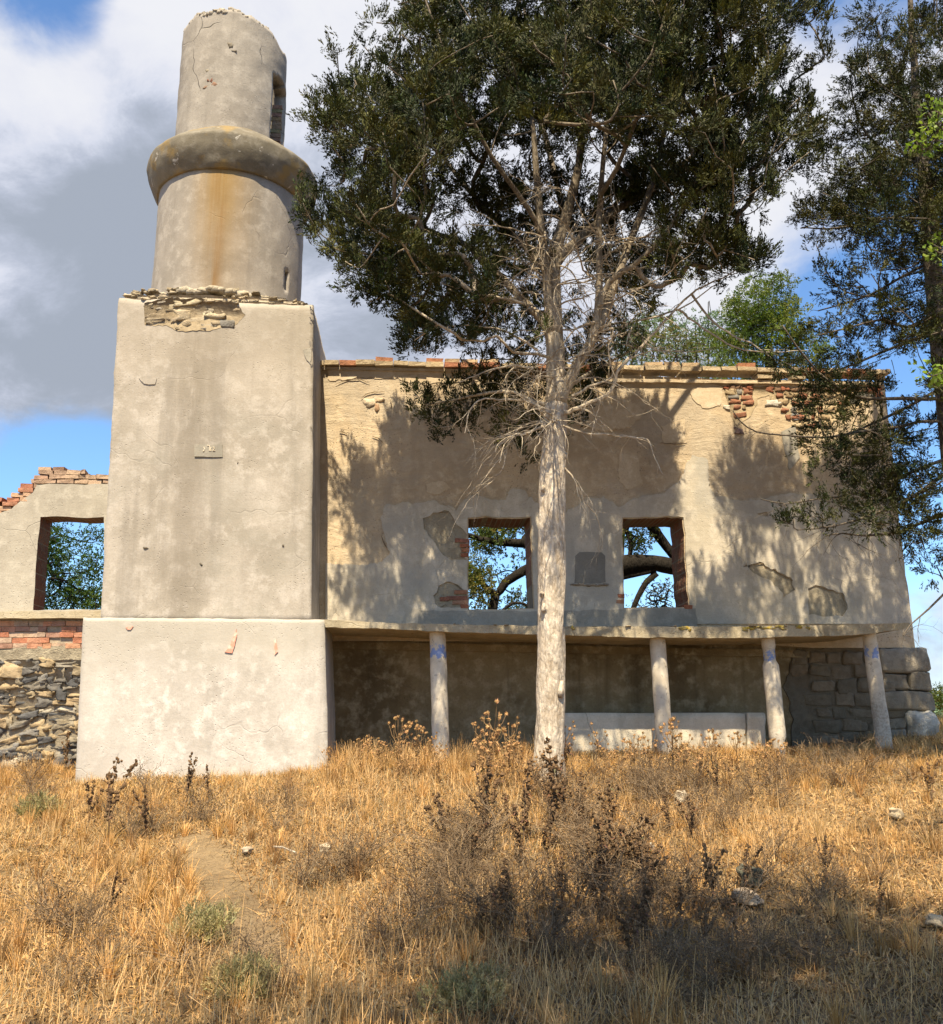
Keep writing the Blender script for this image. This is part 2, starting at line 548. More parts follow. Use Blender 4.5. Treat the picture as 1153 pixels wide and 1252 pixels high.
def wn(t): return nt.nodes.new(t)
def wput(sock, v):
    if isinstance(v, bpy.types.NodeSocket): nt.links.new(v, sock)
    else: sock.default_value = v
def wm(op, a, b=0.0, clamp=False):
    x = wn('ShaderNodeMath'); x.operation = op; x.use_clamp = clamp; wput(x.inputs[0], a); wput(x.inputs[1], b); return x.outputs[0]
def wr(v, a, b, c=0., d_=1.):
    x = wn('ShaderNodeMapRange'); x.interpolation_type = 'SMOOTHSTEP'; wput(x.inputs[0], v)
    for i, q in enumerate((a, b, c, d_)): x.inputs[i + 1].default_value = q
    return x.outputs[0]
def wmix(f, a, b, mode='MIX'):
    x = wn('ShaderNodeMix'); x.data_type = 'RGBA'; x.blend_type = mode; wput(x.inputs[0], f)
    for k, q in ((6, a), (7, b)): wput(x.inputs[k], (*q, 1) if isinstance(q, tuple) else q)
    return x.outputs[2]


sky = wn('ShaderNodeTexSky'); sky.sky_type = 'NISHITA'; sky.sun_disc = False
sky.sun_elevation = SUN_EL; sky.sun_rotation = math.pi + SUN_AZ
sky.altitude = 200; sky.air_density = 1.0; sky.dust_density = .6; sky.ozone_density = 2.5
tc = wn('ShaderNodeTexCoord'); DIR = tc.outputs['Generated']
sp = wn('ShaderNodeSeparateXYZ'); wput(sp.inputs[0], DIR)


def wnoise(scale, det, rough, vec, dist=0):
    x = wn('ShaderNodeTexNoise'); wput(x.inputs['Vector'], vec); x.inputs['Scale'].default_value = scale
    x.inputs['Detail'].default_value = det; x.inputs['Roughness'].default_value = rough; x.inputs['Distortion'].default_value = dist
    return x
sc_ = wn('ShaderNodeVectorMath'); sc_.operation = 'MULTIPLY'; wput(sc_.inputs[0], DIR); sc_.inputs[1].default_value = (1, 1, 1.55)
wz = wnoise(2.2, 3, .5, sc_.outputs[0])
wv = wn('ShaderNodeVectorMath'); wv.operation = 'MULTIPLY_ADD'; wput(wv.inputs[0], wz.outputs['Color']); wv.inputs[1].default_value = (.25, .25, .25); wput(wv.inputs[2], sc_.outputs[0])
cn = wnoise(3.4, 7, .6, wv.outputs[0]).outputs['Fac']


def blob(px, py, rad, amp):
    v = ray(px, py).normalized()
    x = wn('ShaderNodeVectorMath'); x.operation = 'DOT_PRODUCT'; wput(x.inputs[0], DIR); x.inputs[1].default_value = v
    return wm('MULTIPLY', wr(x.outputs['Value'], math.cos(R_(rad)), 1.0), amp)


den = cn
for b_ in ((230, 120, 24, .32), (60, 330, 16, .28), (600, 250, 24, .26), (900, 260, 13, .22), (1150, 30, 7, .16), (1150, 700, 7, .2), (300, 430, 9, .15),
           (48, 6, 5, -.40), (25, 600, 9, -.30), (1110, 430, 14, -.30), (1060, -10, 6, -.25), (700, 690, 12, -.3), (1000, 580, 12, -.2), (420, 560, 10, -.2), (130, 660, 8, -.3)):
    den = wm('ADD', den, blob(*b_))
mask = wr(den, .43, .70)
# clouds: bright tops, grey bellies
sh = wnoise(4.6, 7, .64, wv.outputs[0]).outputs['Fac']
for b_ in ((70, 450, 14, .26), (110, 250, 10, .16), (190, 340, 9, .14), (30, 330, 4, -.14), (110, 350, 4, -.10), (170, 480, 4, -.06), (100, 60, 11, -.09), (20, 130, 6, -.12), (330, 40, 9, -.14), (60, 330, 5, -.16), (420, 330, 12, .06), (160, 320, 4, -.1), (900, 240, 16, -.05), (650, 250, 16, .02)):
    sh = wm('ADD', sh, blob(*b_))
cr = wn('ShaderNodeValToRGB'); wput(cr.inputs[0], wr(sh, .31, .76)); e = cr.color_ramp.elements
e[0].position = .0; e[0].color = (.46, .465, .49, 1); e[1].position = 1; e[1].color = (.205, .23, .275, 1)
for p_, c_ in ((.34, (.42, .43, .475, 1)), (.55, (.365, .385, .445, 1)), (.8, (.265, .29, .35, 1))):
    q_ = e.new(p_); q_.color = c_
ccol = cr.outputs[0]
bg = wn('ShaderNodeBackground'); bg.inputs['Strength'].default_value = .80
skc = wmix(1.0, sky.outputs[0], (.088, .110, .126), 'MULTIPLY')
low = wr(sp.outputs[2], -.02, .02)
wput(bg.inputs['Color'], wmix(wm('MULTIPLY', mask, low), skc, ccol))
wo = wn('ShaderNodeOutputWorld'); nt.links.new(bg.outputs[0], wo.inputs[0])
wd.cycles.sampling_method = 'MANUAL'; wd.cycles.sample_map_resolution = 512

vs_ = S.view_settings
vs_.view_transform = 'Standard'; vs_.look = 'None'; vs_.exposure = 1.25; vs_.gamma = 1.0
try: vs_.use_curve_mapping = False
except Exception: pass
S.render.engine = 'CYCLES'
cy = S.cycles
cy.max_bounces = 6; cy.diffuse_bounces = 3; cy.glossy_bounces = 2; cy.transmission_bounces = 4; cy.transparent_max_bounces = 4
cy.use_denoising = True
cy.sample_clamp_indirect = 6

# ------------------------------------------------------------------ ground
_PY = np.array([-400, -60, -10, 0, 4, 5.5, 8, 10, 12, 13, 14, 18, 30, 60, 200, 900.])
_PZ = np.array([-14, -2.6, -.25, -.02, .03, .08, .40, .72, 1.0, 1.10, 1.16, 1.15, 1.0, .85, .6, -2.])


def gz(x, y):
    x = np.asarray(x, float); y = np.asarray(y, float)
    z = np.interp(y, _PY, _PZ)
    k = np.clip((y - 3) / 9, 0, 1)
    z = z + .033 * np.clip(x, -9, 9) * k
    z = z + .17 * np.exp(-((x - .3) / 1.3) ** 2 - ((y - 11.6) / 1.3) ** 2)
    near = np.exp(-np.maximum(np.abs(y) - 30, 0) / 20)
    z = z + near * (.05 * np.sin(x * 1.1 + .6 * y) * np.sin(y * .9 - .3 * x + 1) + .03 * np.sin(2.7 * x + 1.3 * y) * np.sin(2.1 * y + .7) + .012 * np.sin(6.1 * x - 3 * y) * np.sin(5.3 * y + 2 * x))
    return z


def gz1(x, y): return float(gz(x, y))


def on_ground(px, py):
    v = ray(px, py)
    t = 3.0 / v.length
    for i in range(4000):
        p = EYE + v * t
        if p.z < gz1(p.x, p.y): break
        t += .02 / v.length
    return p


xs = np.concatenate([np.linspace(-900, -40, 14), np.linspace(-36, -12, 13), np.linspace(-11, 11, 111), np.linspace(12, 36, 13), np.linspace(40, 900, 14)])
ys = np.concatenate([np.linspace(-400, -20, 9), np.linspace(-15, 2, 10), np.linspace(2.5, 18, 94), np.linspace(19, 60, 16), np.linspace(80, 900, 12)])
X, Y = np.meshgrid(xs, ys); Z = gz(X, Y)
vv = np.stack([X, Y, Z], -1).reshape(-1, 3)
nx, ny = len(xs), len(ys)
idx = np.arange(nx * ny).reshape(ny, nx)
ff = np.stack([idx[:-1, :-1], idx[:-1, 1:], idx[1:, 1:], idx[1:, :-1]], -1).reshape(-1, 4)


def np_mesh(name, v, f, tint=None):
    me = bpy.data.meshes.new(name)
    k = f.shape[1]
    me.vertices.add(len(v)); me.vertices.foreach_set('co', np.ascontiguousarray(v, np.float32).ravel())
    me.loops.add(f.size); me.loops.foreach_set('vertex_index', np.ascontiguousarray(f, np.int32).ravel())
    me.polygons.add(len(f)); me.polygons.foreach_set('loop_start', np.arange(0, f.size, k, dtype=np.int32))
    try: me.polygons.foreach_set('loop_total', np.full(len(f), k, np.int32))
    except Exception: pass
    if tint is not None:
        a = me.attributes.new('tint', 'FLOAT_COLOR', 'POINT')
        c = np.ones((len(v), 4), np.float32); c[:, :3] = tint
        a.data.foreach_set('color', c.ravel())
    me.update(calc_edges=True)
    return me


tag(link('ground', np_mesh('ground', vv, ff), M['earth'], smooth=True), 'sloping dry earth ground in front of and behind the ruin', 'ground', kind='structure')

# far low ridge beyond the field
hv, hf = [], []
hx = np.linspace(-700, 900, 90)
for j, (yy, hk) in enumerate(((330, 0), (380, .6), (430, 1), (500, .7), (620, 0))):
    for x in hx:
        hv.append((x, yy, -1.5 + hk * (11 + 5 * math.sin(x * .011 + 1) + 2.5 * math.sin(x * .037) + 1.2 * math.sin(x * .11))))
m_ = len(hx)
for j in range(4):
    for i in range(m_ - 1): hf.append((j * m_ + i, j * m_ + i + 1, (j + 1) * m_ + i + 1, (j + 1) * m_ + i))
tag(link('hills', np_mesh('hills', np.array(hv), np.array(hf)), M['hill'], smooth=True), 'low dry hills on the horizon beyond the field', 'hills', kind='structure')

# ================================================================== MINARET
YT, YB = 12.85, 12.70
p0 = at(250, 955, YB)
minaret = thing('minaret', 'roofless round minaret stump of grey cement on a tall square pale plinth', 'minaret', (p0.x, YB + 1.3, gz1(p0.x, YB)))
YAX = YT + 1.42
link('plinth', soft_block([(101, 755), (396.5, 757), (403, 985), (90.5, 995)], YB, YAX + 1.55, .011, 44, .009), M['base'], minaret, True)
link('shaft', soft_block([(144.5, 364), (383.5, 373), (380.5, 760), (122, 760)], YT, YAX + 1.4, .022, 48, .010, .02), M['shaft'], minaret, True)

axw = at(282, 300, YAX)
AX = axw.x
R1 = (at(371, 300, YAX) - at(192, 300, YAX)).length / 2 * .985
R2 = (at(351, 130, YAX) - at(221, 130, YAX)).length / 2 * .985
R3 = (at(386, 220, YAX) - at(178, 220, YAX)).length / 2 * .985
zs = at(282, 207, YAX - R1).z
zb = at(282, 362, YAX - R1).z - .35
zc_mid = at(178, 222, YAX).z
zc_top = at(282, 155, YAX - R2).z
zt = at(282, 12, YAX - R2).z
AX2 = at(286, 100, YAX).x


def lathe(ax, ay, rows, nseg, hole=None, amp=0.01, zfun=None):
    """rows: (radius, z); hole(angle from the front, z) -> True drops the face"""
    vs, fs = [], []
    for k, (r, z) in enumerate(rows):
        for i in range(nseg):
            a = 2 * math.pi * i / nseg
            x, y = math.sin(a), -math.cos(a)
            zz = z + (zfun(a, k / (len(rows) - 1)) if zfun else 0)
            p = Vector((x * r, y * r, zz))
            rr = r + amp * mnoise.noise(p * 2.3) + amp * .5 * mnoise.noise(p * 7)
            vs.append((ax + x * rr, ay + y * rr, zz))
    for k in range(len(rows) - 1):
        for i in range(nseg):
            j = (i + 1) % nseg
            a = 2 * math.pi * (i + .5) / nseg
            if a > math.pi: a -= 2 * math.pi
            if hole and hole(a, .5 * (rows[k][1] + rows[k + 1][1])): continue
            fs.append((k * nseg + i, k * nseg + j, (k + 1) * nseg + j, (k + 1) * nseg + i))
    mb = MB(); mb.add(vs, fs)
    return mb


def solid(o, t):
    md = o.modifiers.new('thickness', 'SOLIDIFY'); md.thickness = t; md.offset = -1
    return o


z1, z2 = at(362, 361, YAX - R1 * .4).z, at(362, 334, YAX - R1 * .4).z
rows = [(R1, zb + (zs + .05 - zb) * i / 30) for i in range(31)]
solid(lathe(AX, YAX, rows, 160, lambda a, z: abs(a - 1.06) < .022 and z1 < z < z2, .012).build('drum', M['drum'], minaret, True), .28)
# thin dark joint and the bulging balcony ring
prof = [(R1 - .12, zs - .0), (R1 + .035, zs), (R1 + .045, zs + .012)]
n_ = 30
for i in range(1, n_ + 1):
    t = i / n_
    if t < .56: r = R1 + .045 + (R3 - R1 - .045) * math.sin(t / .56 * math.pi / 2) ** .8
    else: r = R3 - .012 - (R3 - R2 - .04) * ((t - .56) / .44) ** 1.12
    z = zs + .015 + (zc_top - zs - .02) * t
    prof.append((r, z))
prof.append((R2 - .1, prof[-1][1] + .01))
lathe(AX, YAX, prof, 160, None, .022).build('balcony_ring', M['collar'], minaret, True)
# broken upper drum with a doorway
dz1, dz2 = zc_top - .3, at(346, 94, YAX - R2 * .3).z
nr = 40
rows = [(R2 * (1 + .012 * (1 - i / nr)), zc_top - .35 + (zt - zc_top + .35) * i / nr) for i in range(nr + 1)]


def brk(a, t):
    k = max(0, (t - .6) / .4) ** 1.5
    s_ = -.10 * (1 - math.cos(a)) * .4 - .20 * max(0, math.sin(a)) ** 2 + .02 * math.sin(a * 9) + .05 * mnoise.noise((math.sin(a) * 4, math.cos(a) * 4, 2)) + .03 * mnoise.noise((math.sin(a) * 14, math.cos(a) * 14, 2))
    return k * s_


ud = solid(lathe(AX2, YAX, rows, 150, lambda a, z: 1.02 < a < 1.72 and dz1 < z < dz2 - .10 * abs(a - 1.3) * 2, .016, brk).build('upper_drum', [M['updrum']], minaret, True), .2)
# doorway jamb bricks
for sgn, a in ((-1, 1.76), (1, 1.0)):
    mb = MB()
    for i in range(15):
        z = zc_top - .02 + i * .078
        if z > dz2 - .05: break
        r = R2 - .13 + random.uniform(-.012, .012)
        mb.box((AX2 + math.sin(a) * r, YAX - math.cos(a) * r, z), (.085, .055, .034), (random.uniform(.26, .36), random.uniform(.18, .25), .14), .006)
    mb.build('door_jamb', M['brick'], minaret)
# ragged rim and the broken patches
mb = MB()
for i in range(80):
    a = 2 * math.pi * i / 80 + random.uniform(-.02, .02)
    z = zt + brk(a, 1.0)
    r = R2 - .08
    c_ = random.uniform(.8, 1.1)
    mb.stone((AX2 + math.sin(a) * r, YAX - math.cos(a) * r, z + random.uniform(-.035, .012)), (.055, .095, random.uniform(.03, .05)), (.34 * c_, .30 * c_, .245 * c_), .6, .2, 8, 6)
mb.build('broken_rim', M['stone'], minaret, True)
mb = MB()
for px, py, w, h, t in ((273, 99, 5, 4, (.22, .10, .07)), (268, 107, 6, 3, (.26, .17, .12)), (294, 56, 4, 4, (.2, .17, .13)), (270, 88, 5, 3, (.3, .26, .2)), (278, 104, 4, 4, (.27, .16, .11)), (298, 63, 4, 2, (.22, .19, .15))):
    a = math.asin(max(-1, min(1, (px - 286) / 65)))
    q = at(px, py, YAX - R2 * math.cos(a))
    mb.stone((AX2 + math.sin(a) * (R2 - .01), YAX - math.cos(a) * (R2 - .01), q.z), (w * .011, .022, h * .011), t, .7, .4, 9, 6)
mb.build('exposed_masonry', M['stone'], minaret, True)

# exposed rubble under the broken top of the shaft
mb = MB()
patch = [(177, 371), (210, 364), (250, 366), (287, 371), (300, 385), (290, 397), (268, 401), (240, 405), (214, 404), (203, 397), (190, 399), (177, 397)]
prism([ragged(patch, 3, 4, 3)], YT - .006, YT + .12, mb=mb, Yproj=YT, tint=(.27, .215, .145))
sx_ = 1 / (1150 / 12.9)
pal = [(.38, .315, .225), (.34, .275, .19), (.40, .345, .26), (.30, .24, .17), (.41, .345, .24), (.29, .26, .22)]
for px, py, w, h in ((193, 384, 13, 8), (192, 394, 13, 4), (212, 377, 8, 5), (225, 386, 9, 7), (238, 393, 18, 9), (222, 398, 10, 5), (252, 377, 14, 5), (265, 371, 14, 4), (270, 396, 12, 6), (262, 388, 10, 5),
                       (282, 390, 9, 5), (205, 369, 13, 4), (231, 371, 14, 4), (283, 379, 11, 5), (216, 390, 7, 5), (243, 382, 9, 4), (200, 376, 8, 4), (256, 399, 9, 4), (182, 374, 6, 4)):
    q = at(px, py, YT)
    mb.stone((q.x, YT + .05, q.z), (w * sx_ * 1.02, random.uniform(.045, .07), h * sx_ * .9), random.choice(pal), .38, .42, 14, 10, tilt=random.uniform(-.2, .2))
q = at(278, 396, YT); mb.stone((q.x, YT + .01, q.z), (.11, .03, .06), (.20, .185, .165), .4, .15)
mb.build('exposed_rubble', M['stone'], minaret, True)
# crumbling lip of mortar and flat stones along the top edge
mb = MB()
def lip(off, th, dep, amp, sd, x0=148, x1=380):
    f = lambda x: 366 + (x - 150) * .036 - off - 4 * math.sin(math.pi * (x - 150) / 230) * min(1, off / 5)
    up_ = ragged([(x, f(x)) for x in np.linspace(x0, x1, 9)], amp, 3, sd, False)
    dn_ = ragged([(x, f(x) + th) for x in np.linspace(x1, x0, 9)], amp, 3, sd + 2, False)
    prism([up_ + dn_], YT + dep, YT + dep + 1.2, mb=mb, Yproj=YT + dep, tint=(.40, .335, .25))
lip(1.8, 5, .03, 1.8, 3); lip(4.6, 4.5, .12, 1.8, 8, 166, 372); lip(7, 4.2, .26, 1.4, 12, 186, 350)
for k in range(44):
    px = random.uniform(154, 374); lay = random.choice((0, 0, 1, 2))
    w = random.uniform(2, 8)
    py = 366 + (px - 150) * .036 - lay * 4 - 4 * math.sin(math.pi * (px - 150) / 230) * lay / 2 + random.uniform(-1.5, 2.5)
    yq = YT + .07 + .09 * lay + random.uniform(-.03, .03)
    q = at(px, py, yq); c_ = random.uniform(.7, 1.15)
    mb.stone((q.x, yq, q.z), (w * sx_, .07, random.uniform(1.1, 2.4) * sx_), (.42 * c_, .35 * c_, .255 * c_), .45, .4, 11, 8, tilt=random.uniform(-.15, .15))
for (x0, y0, r0) in ((AX, YAX, R1 + .05),):
    for i in range(90):
        a = 2 * math.pi * i / 90
        c_ = random.uniform(.85, 1.1)
        q = at(282, 357, YAX - R1)
        mb.stone((x0 + math.sin(a) * r0, y0 - math.cos(a) * r0, q.z - .03 + random.uniform(-.03, .02)), (.09, .10, .05), (.42 * c_, .365 * c_, .28 * c_), .6, .25, 8, 6)
q = at(282, 366, YT)
mb.stone(((at(263, 366, YT).x), YAX, q.z - .03), (1.28, 1.3, .10), (.40, .345, .26), .25, .03, 40, 8)
mb.build('broken_top', M['stone'], minaret, True)

# date plaque, sunk letters
mb = MB()
prism([ragged([(238, 544), (272, 543.5), (272.5, 559), (238, 558.5)], .7, 5, 5)], YT - .016, YT + .05, mb=mb, Yproj=YT)
pl = mb.build('date_plaque', M['cement'], minaret)
mb = MB()
for st in (((249, 546.5), (250, 549), (249.3, 551.5), (248.2, 552)), ((253.5, 544.8), (256, 544.9), (256.6, 548), (256.2, 551.3)), ((258.5, 547), (257.7, 549), (257.9, 551.4)), ((260.5, 547), (262, 546.8), (261.8, 549), (260.4, 551.4), (263.2, 551.3))):
    mb.tube([at(x, y, YT - .018) for x, y in st], [.0085] * len(st), 5)
mb.build('lettering', M['pale'], pl)
# old patches on the shaft
mb = MB()
prism([ragged([(170, 462), (187, 458), (192, 463), (190, 470), (176, 469)], 1.2, 3, 2)], YT - .012, YT + .05, Yproj=YT).build('plaster_patch', M['shaft'], minaret)
prism([ragged([(371, 428), (380, 426), (380, 446), (375, 440)], 1.5, 3, 2)], YT - .008, YT + .05, Yproj=YT).build('plaster_patch', M['cement'], minaret)
mb = MB()
for px, py, w, h, tl in ((178, 670, 3, 1.2, 0), (246, 690, 2.6, 1, -.8), (346, 667, 1.4, 1.2, 0), (291, 566, .8, 1.5, 0)):
    q = at(px, py, YT); mb.stone((q.x, YT - .002, q.z), (w * sx_, .012, h * sx_), (.13, .11, .085), .8, .3, 8, 5, tilt=tl)
mb.build('chip', M['stone'], minaret, True)
# faded strokes of red paint
for j, pg in enumerate(([(289, 769), (284.5, 781), (279, 793), (275, 797), (284, 798.5), (287, 789), (290, 776)], [(335, 784), (338, 781), (340, 797), (336, 801)], [(154, 767), (163, 766), (160, 770), (156, 770)])):
    prism([ragged(pg, 1.0, 3, j)], YB - .0145, YB + .05, Yproj=YB).build('paint_mark', M['redpaint'], minaret)

# ================================================================== RUINED BUILDING
YW = 14.0
p0 = at(740, 925, YW)
bld = thing('ruined_building', 'roofless ruined hall with patchy beige plaster, two empty windows and a columned porch', 'ruin', (p0.x, YW, gz1(p0.x, YW)))
win1 = [(573, 634.5), (600, 633), (625, 635), (648, 633), (649, 660), (650, 700), (652, 744), (573, 745)]
win2 = [(762, 634.5), (790, 633.5), (815, 632), (834, 634), (836, 660), (839, 700), (842, 742), (763, 743)]
wall_out = ragged([(370, 446), (470, 447), (600, 452), (760, 459), (900, 464), (1081, 467)], 1, 8, 1, False)[:-1] + [(1081, 467), (1085, 500)] + ragged([(1088, 530), (1096, 600), (1106, 690), (1119, 792)], 1.2, 12, 4, False) + [(990, 792), (880, 784), (370, 784)]
w1, w2 = ragged(win1, 1.3, 5, 3), ragged(win2, 1.6, 5, 8)
fix_normals(prism([wall_out, w1, w2], YW, YW + .7, 1).build('wall', [M['rough'], M['reveal']], bld))

# the finer top coat that still clings to the lower half, with holes where it fell
def clockhole(pts, amp, seed): return ragged(pts, amp, 4, seed)


hA = [(517, 634), (530, 628), (548, 626), (556, 634), (566, 648), (571, 654), (571, 686), (552, 686), (540, 676), (526, 658)]
hB = [(529, 728), (536, 716), (546, 711), (560, 715), (568, 724), (572, 731), (572, 744), (536, 742)]
hC = [(907, 692), (933, 688), (950, 699), (969, 709), (972, 722), (958, 730), (944, 712), (925, 702)]
hD = [(987, 720), (996, 716), (1012, 721), (1030, 725), (1035, 745), (1030, 753), (988, 752)]
hE = [(925, 628), (937, 626), (939, 632), (928, 631)]
top = [(398, 690), (440, 692), (462, 690), (476, 678), (470, 655), (464, 634), (470, 620), (492, 614), (505, 618), (530, 612), (548, 618), (558, 626), (566, 612), (578, 606), (600, 611), (619, 612), (624, 600), (640, 599),
       (652, 612), (690, 628), (712, 612), (738, 606), (757, 620), (772, 612), (792, 606), (812, 604), (830, 590), (838, 566), (846, 556), (862, 560), (868, 590), (874, 608), (905, 613), (960, 606), (1002, 604), (1016, 622), (1050, 626), (1097, 640)]
coat = ragged(top, 4.0, 3, 2, False) + ragged([(1104, 690), (1114, 763)], 1, 10, 2, False) + [(398, 763)]
dl = lambda pts, k: [(x + k * (1 if x > sum(p[0] for p in pts) / len(pts) else -1), y + k * (1 if y > 690 else -1)) for x, y in pts]
fix_normals(prism([coat, dl(w1, 1.3), dl(w2, 1.3), clockhole(hA, 4, 1), clockhole(hB, 4, 2), clockhole(hC, 4, 3), clockhole(hD, 3.5, 4), clockhole(hE, 1, 5)], YW - .024, YW + .02, Yproj=YW).build('plaster_coat', M['smooth'], bld))
# lumpy rough scratch coat bared in the holes
mb = MB()
for h_ in (hA, hB, hC, hD): prism([dl(ragged(h_, 4, 4, 1 + (hA, hB, hC, hD).index(h_)), 2)], YW - .004, YW + .02, Yproj=YW).build('bare_patch', M['fallen'], bld)
# pale scraps of finish higher up, and grey cement repairs
mb = MB()
for i, pg in enumerate(([(843, 478), (860, 470), (884, 474), (880, 496), (862, 500), (850, 492)], [(808, 520), (838, 512), (840, 541), (812, 542)], [(520, 592), (545, 590), (552, 598), (535, 604), (522, 602)], [(756, 552), (780, 560), (784, 590), (768, 598), (756, 588)],
                        [(700, 500), (760, 486), (790, 500), (772, 522), (740, 528), (705, 520)], [(400, 452), (470, 450), (590, 456), (592, 466), (520, 470), (470, 462), (404, 466)])):
    prism([ragged(pg, 4, 3, i + 20)], YW - .009, YW + .02, Yproj=YW).build('plaster_scrap', M['scrap'], bld)
mb = MB()
prism([ragged([(512, 746), (560, 747), (660, 748), (762, 745), (850, 744), (852, 766), (510, 766)], 1.6, 6, 31)], YW - .027, YW + .02, Yproj=YW).build('cement_band', M['cement'], bld)
prism([ragged([(955, 528), (972, 520), (978, 560), (965, 575)], 2, 4, 33)], YW - .011, YW + .02, Yproj=YW).build('plaster_scrap', M['cement'], bld)
prism([ragged([(703, 680), (708, 675.5), (735, 675.5), (739.5, 680), (740, 712), (722, 714), (702, 713)], .8, 5, 9)], YW - .029, YW + .02, Yproj=YW).build('blocked_niche', M['niche'], bld)
mb = MB()
for px in range(700, 742, 5):
    q = at(px, 715.5 + random.uniform(-1, 1), YW); c_ = random.uniform(.6, 1)
    mb.stone((q.x, YW - .02, q.z), (.045, .035, .016), (.4 * c_, .33 * c_, .25 * c_), .7, .3, 8, 5)
mb.build('niche_sill', M['stone'], bld, True)

k14 = 14.0 / 1150
# bared bricks beside the first window
for grp in (((565, 661, 9), (568, 667, 6), (569, 673, 5), (568, 679, 5)), ((563, 724, 8), (559, 731, 13), (563, 737, 10), (543, 733, 5), (568, 741, 5)), ((841, 742, 5),), ((758, 736, 5), (759, 729, 4))):
    mb = MB()
    for px, py, w in grp:
        q = at(px, py, YW)
        mb.box((q.x, YW + .02, q.z), (w * k14, .05, 2.4 * k14), random.choice([(.30, .12, .07), (.36, .17, .10), (.25, .11, .075), (.40, .22, .14)]), .008)
    mb.build('bared_brick', M['brick'], bld)

# stones and bricks bared under the cornice at the right
mb = MB()
prism([ragged([(884, 472), (1000, 474), (1075, 478), (1076, 492), (1030, 505), (1005, 530), (985, 527), (960, 505), (940, 482), (926, 488), (918, 510), (900, 520), (890, 498)], 4, 5, 40)], YW - .006, YW + .02, mb=mb, Yproj=YW, tint=(.33, .26, .17))
for row, (py, x0, x1) in enumerate(((474, 884, 918), (480, 886, 918), (486, 888, 915), (492, 890, 912), (499, 896, 910), (508, 895, 912), (476, 935, 1074), (484, 948, 1074), (493, 950, 1050), (502, 955, 1030), (511, 960, 1012), (520, 968, 1005))):
    px = x0
    while px < x1:
        big = random.random() < .45
        w = random.uniform(5, 9) if big else random.uniform(3, 5)
        q = at(px + w, py + random.uniform(-1, 1), YW)
        t = random.choice([(.42, .32, .2), (.48, .38, .25), (.3, .13, .08), (.26, .24, .22), (.38, .28, .17), (.34, .16, .1)]) if row % 6 > 0 else random.choice([(.3, .11, .065), (.36, .15, .09), (.24, .15, .1)])
        mb.stone((q.x, YW + .018, q.z), (w * k14 * .98, .04, random.uniform(2.4, 4.2) * k14), tuple(v * .85 for v in t), .32, .35, 12, 8, tilt=random.uniform(-.08, .08))
        px += w * 2
mb2 = MB()
for px, py, w, h, t in ((945, 493, 9, 4, (.6, .55, .48)), (974, 510, 7, 5, (.2, .2, .2)), (452, 493, 8, 5.5, (.6, .50, .38)), (465, 489, 6, 3, (.5, .38, .26)), (461, 499, 3, 5, (.42, .27, .17)), (903, 527, 6, 4, (.22, .16, .15)), (888, 498, 4, 3, (.55, .5, .42)), (985, 545, 3, 2, (.4, .3, .2))):
    q = at(px, py, YW); (mb2 if px < 480 else mb).stone((q.x, YW + .012, q.z), (w * k14, .03, h * k14), tuple(v * .9 for v in t), .42, .35, 12, 8)
mb2.build('bared_stones', M['stone'], bld, True)
mb.build('bared_stones', M['stone'], bld, True)
# gaping edges where the plaster lifts off
for ln in ([(441, 487), (447, 482), (458, 479), (470, 479)], [(477, 489), (479, 494), (478, 500)], [(410, 470), (425, 464), (440, 463), (452, 468)], [(411, 727), (425, 724), (438, 731), (460, 727), (478, 726), (520, 728)], [(519, 632), (530, 626), (548, 626)], [(466, 655), (472, 668), (480, 675), (484, 672)], [(988, 720), (997, 715), (1012, 721), (1029, 724), (1034, 742)], [(906, 693), (934, 688), (950, 699), (969, 710), (972, 720)], [(808, 541), (824, 543), (838, 542)], [(530, 722), (540, 712), (552, 711), (566, 722)], [(415, 528), (424, 530)], [(455, 533), (463, 536), (468, 541)], [(840, 712), (850, 722), (848, 735), (856, 748)], [(506, 757), (520, 750), (536, 743), (546, 738)]):
    pts = ragged(ln, 1.2, 3, 6, False)
    mb = MB(); mb.tube([at(x, y, YW - .018) for x, y in pts], [.002 + .005 * math.sin(math.pi * (i + .5) / len(pts)) for i in range(len(pts))], 5, tint=(.22, .16, .10)); mb.build('lifted_plaster_edge', M['stone'], bld)

# cornice and coping bricks
def strip(x0, y0, x1, y1, th, Yf, Yb, name, mat, seed, step=8, amp=.7):
    up = ragged([(x0, y0), (x1, y1)], amp, step, seed, False)
    dn = ragged([(x1, y1 + th), (x0, y0 + th)], amp, step, seed + 3, False)
    return fix_normals(prism([up + dn], Yf, Yb, Yproj=Yf).build(name, mat, bld))


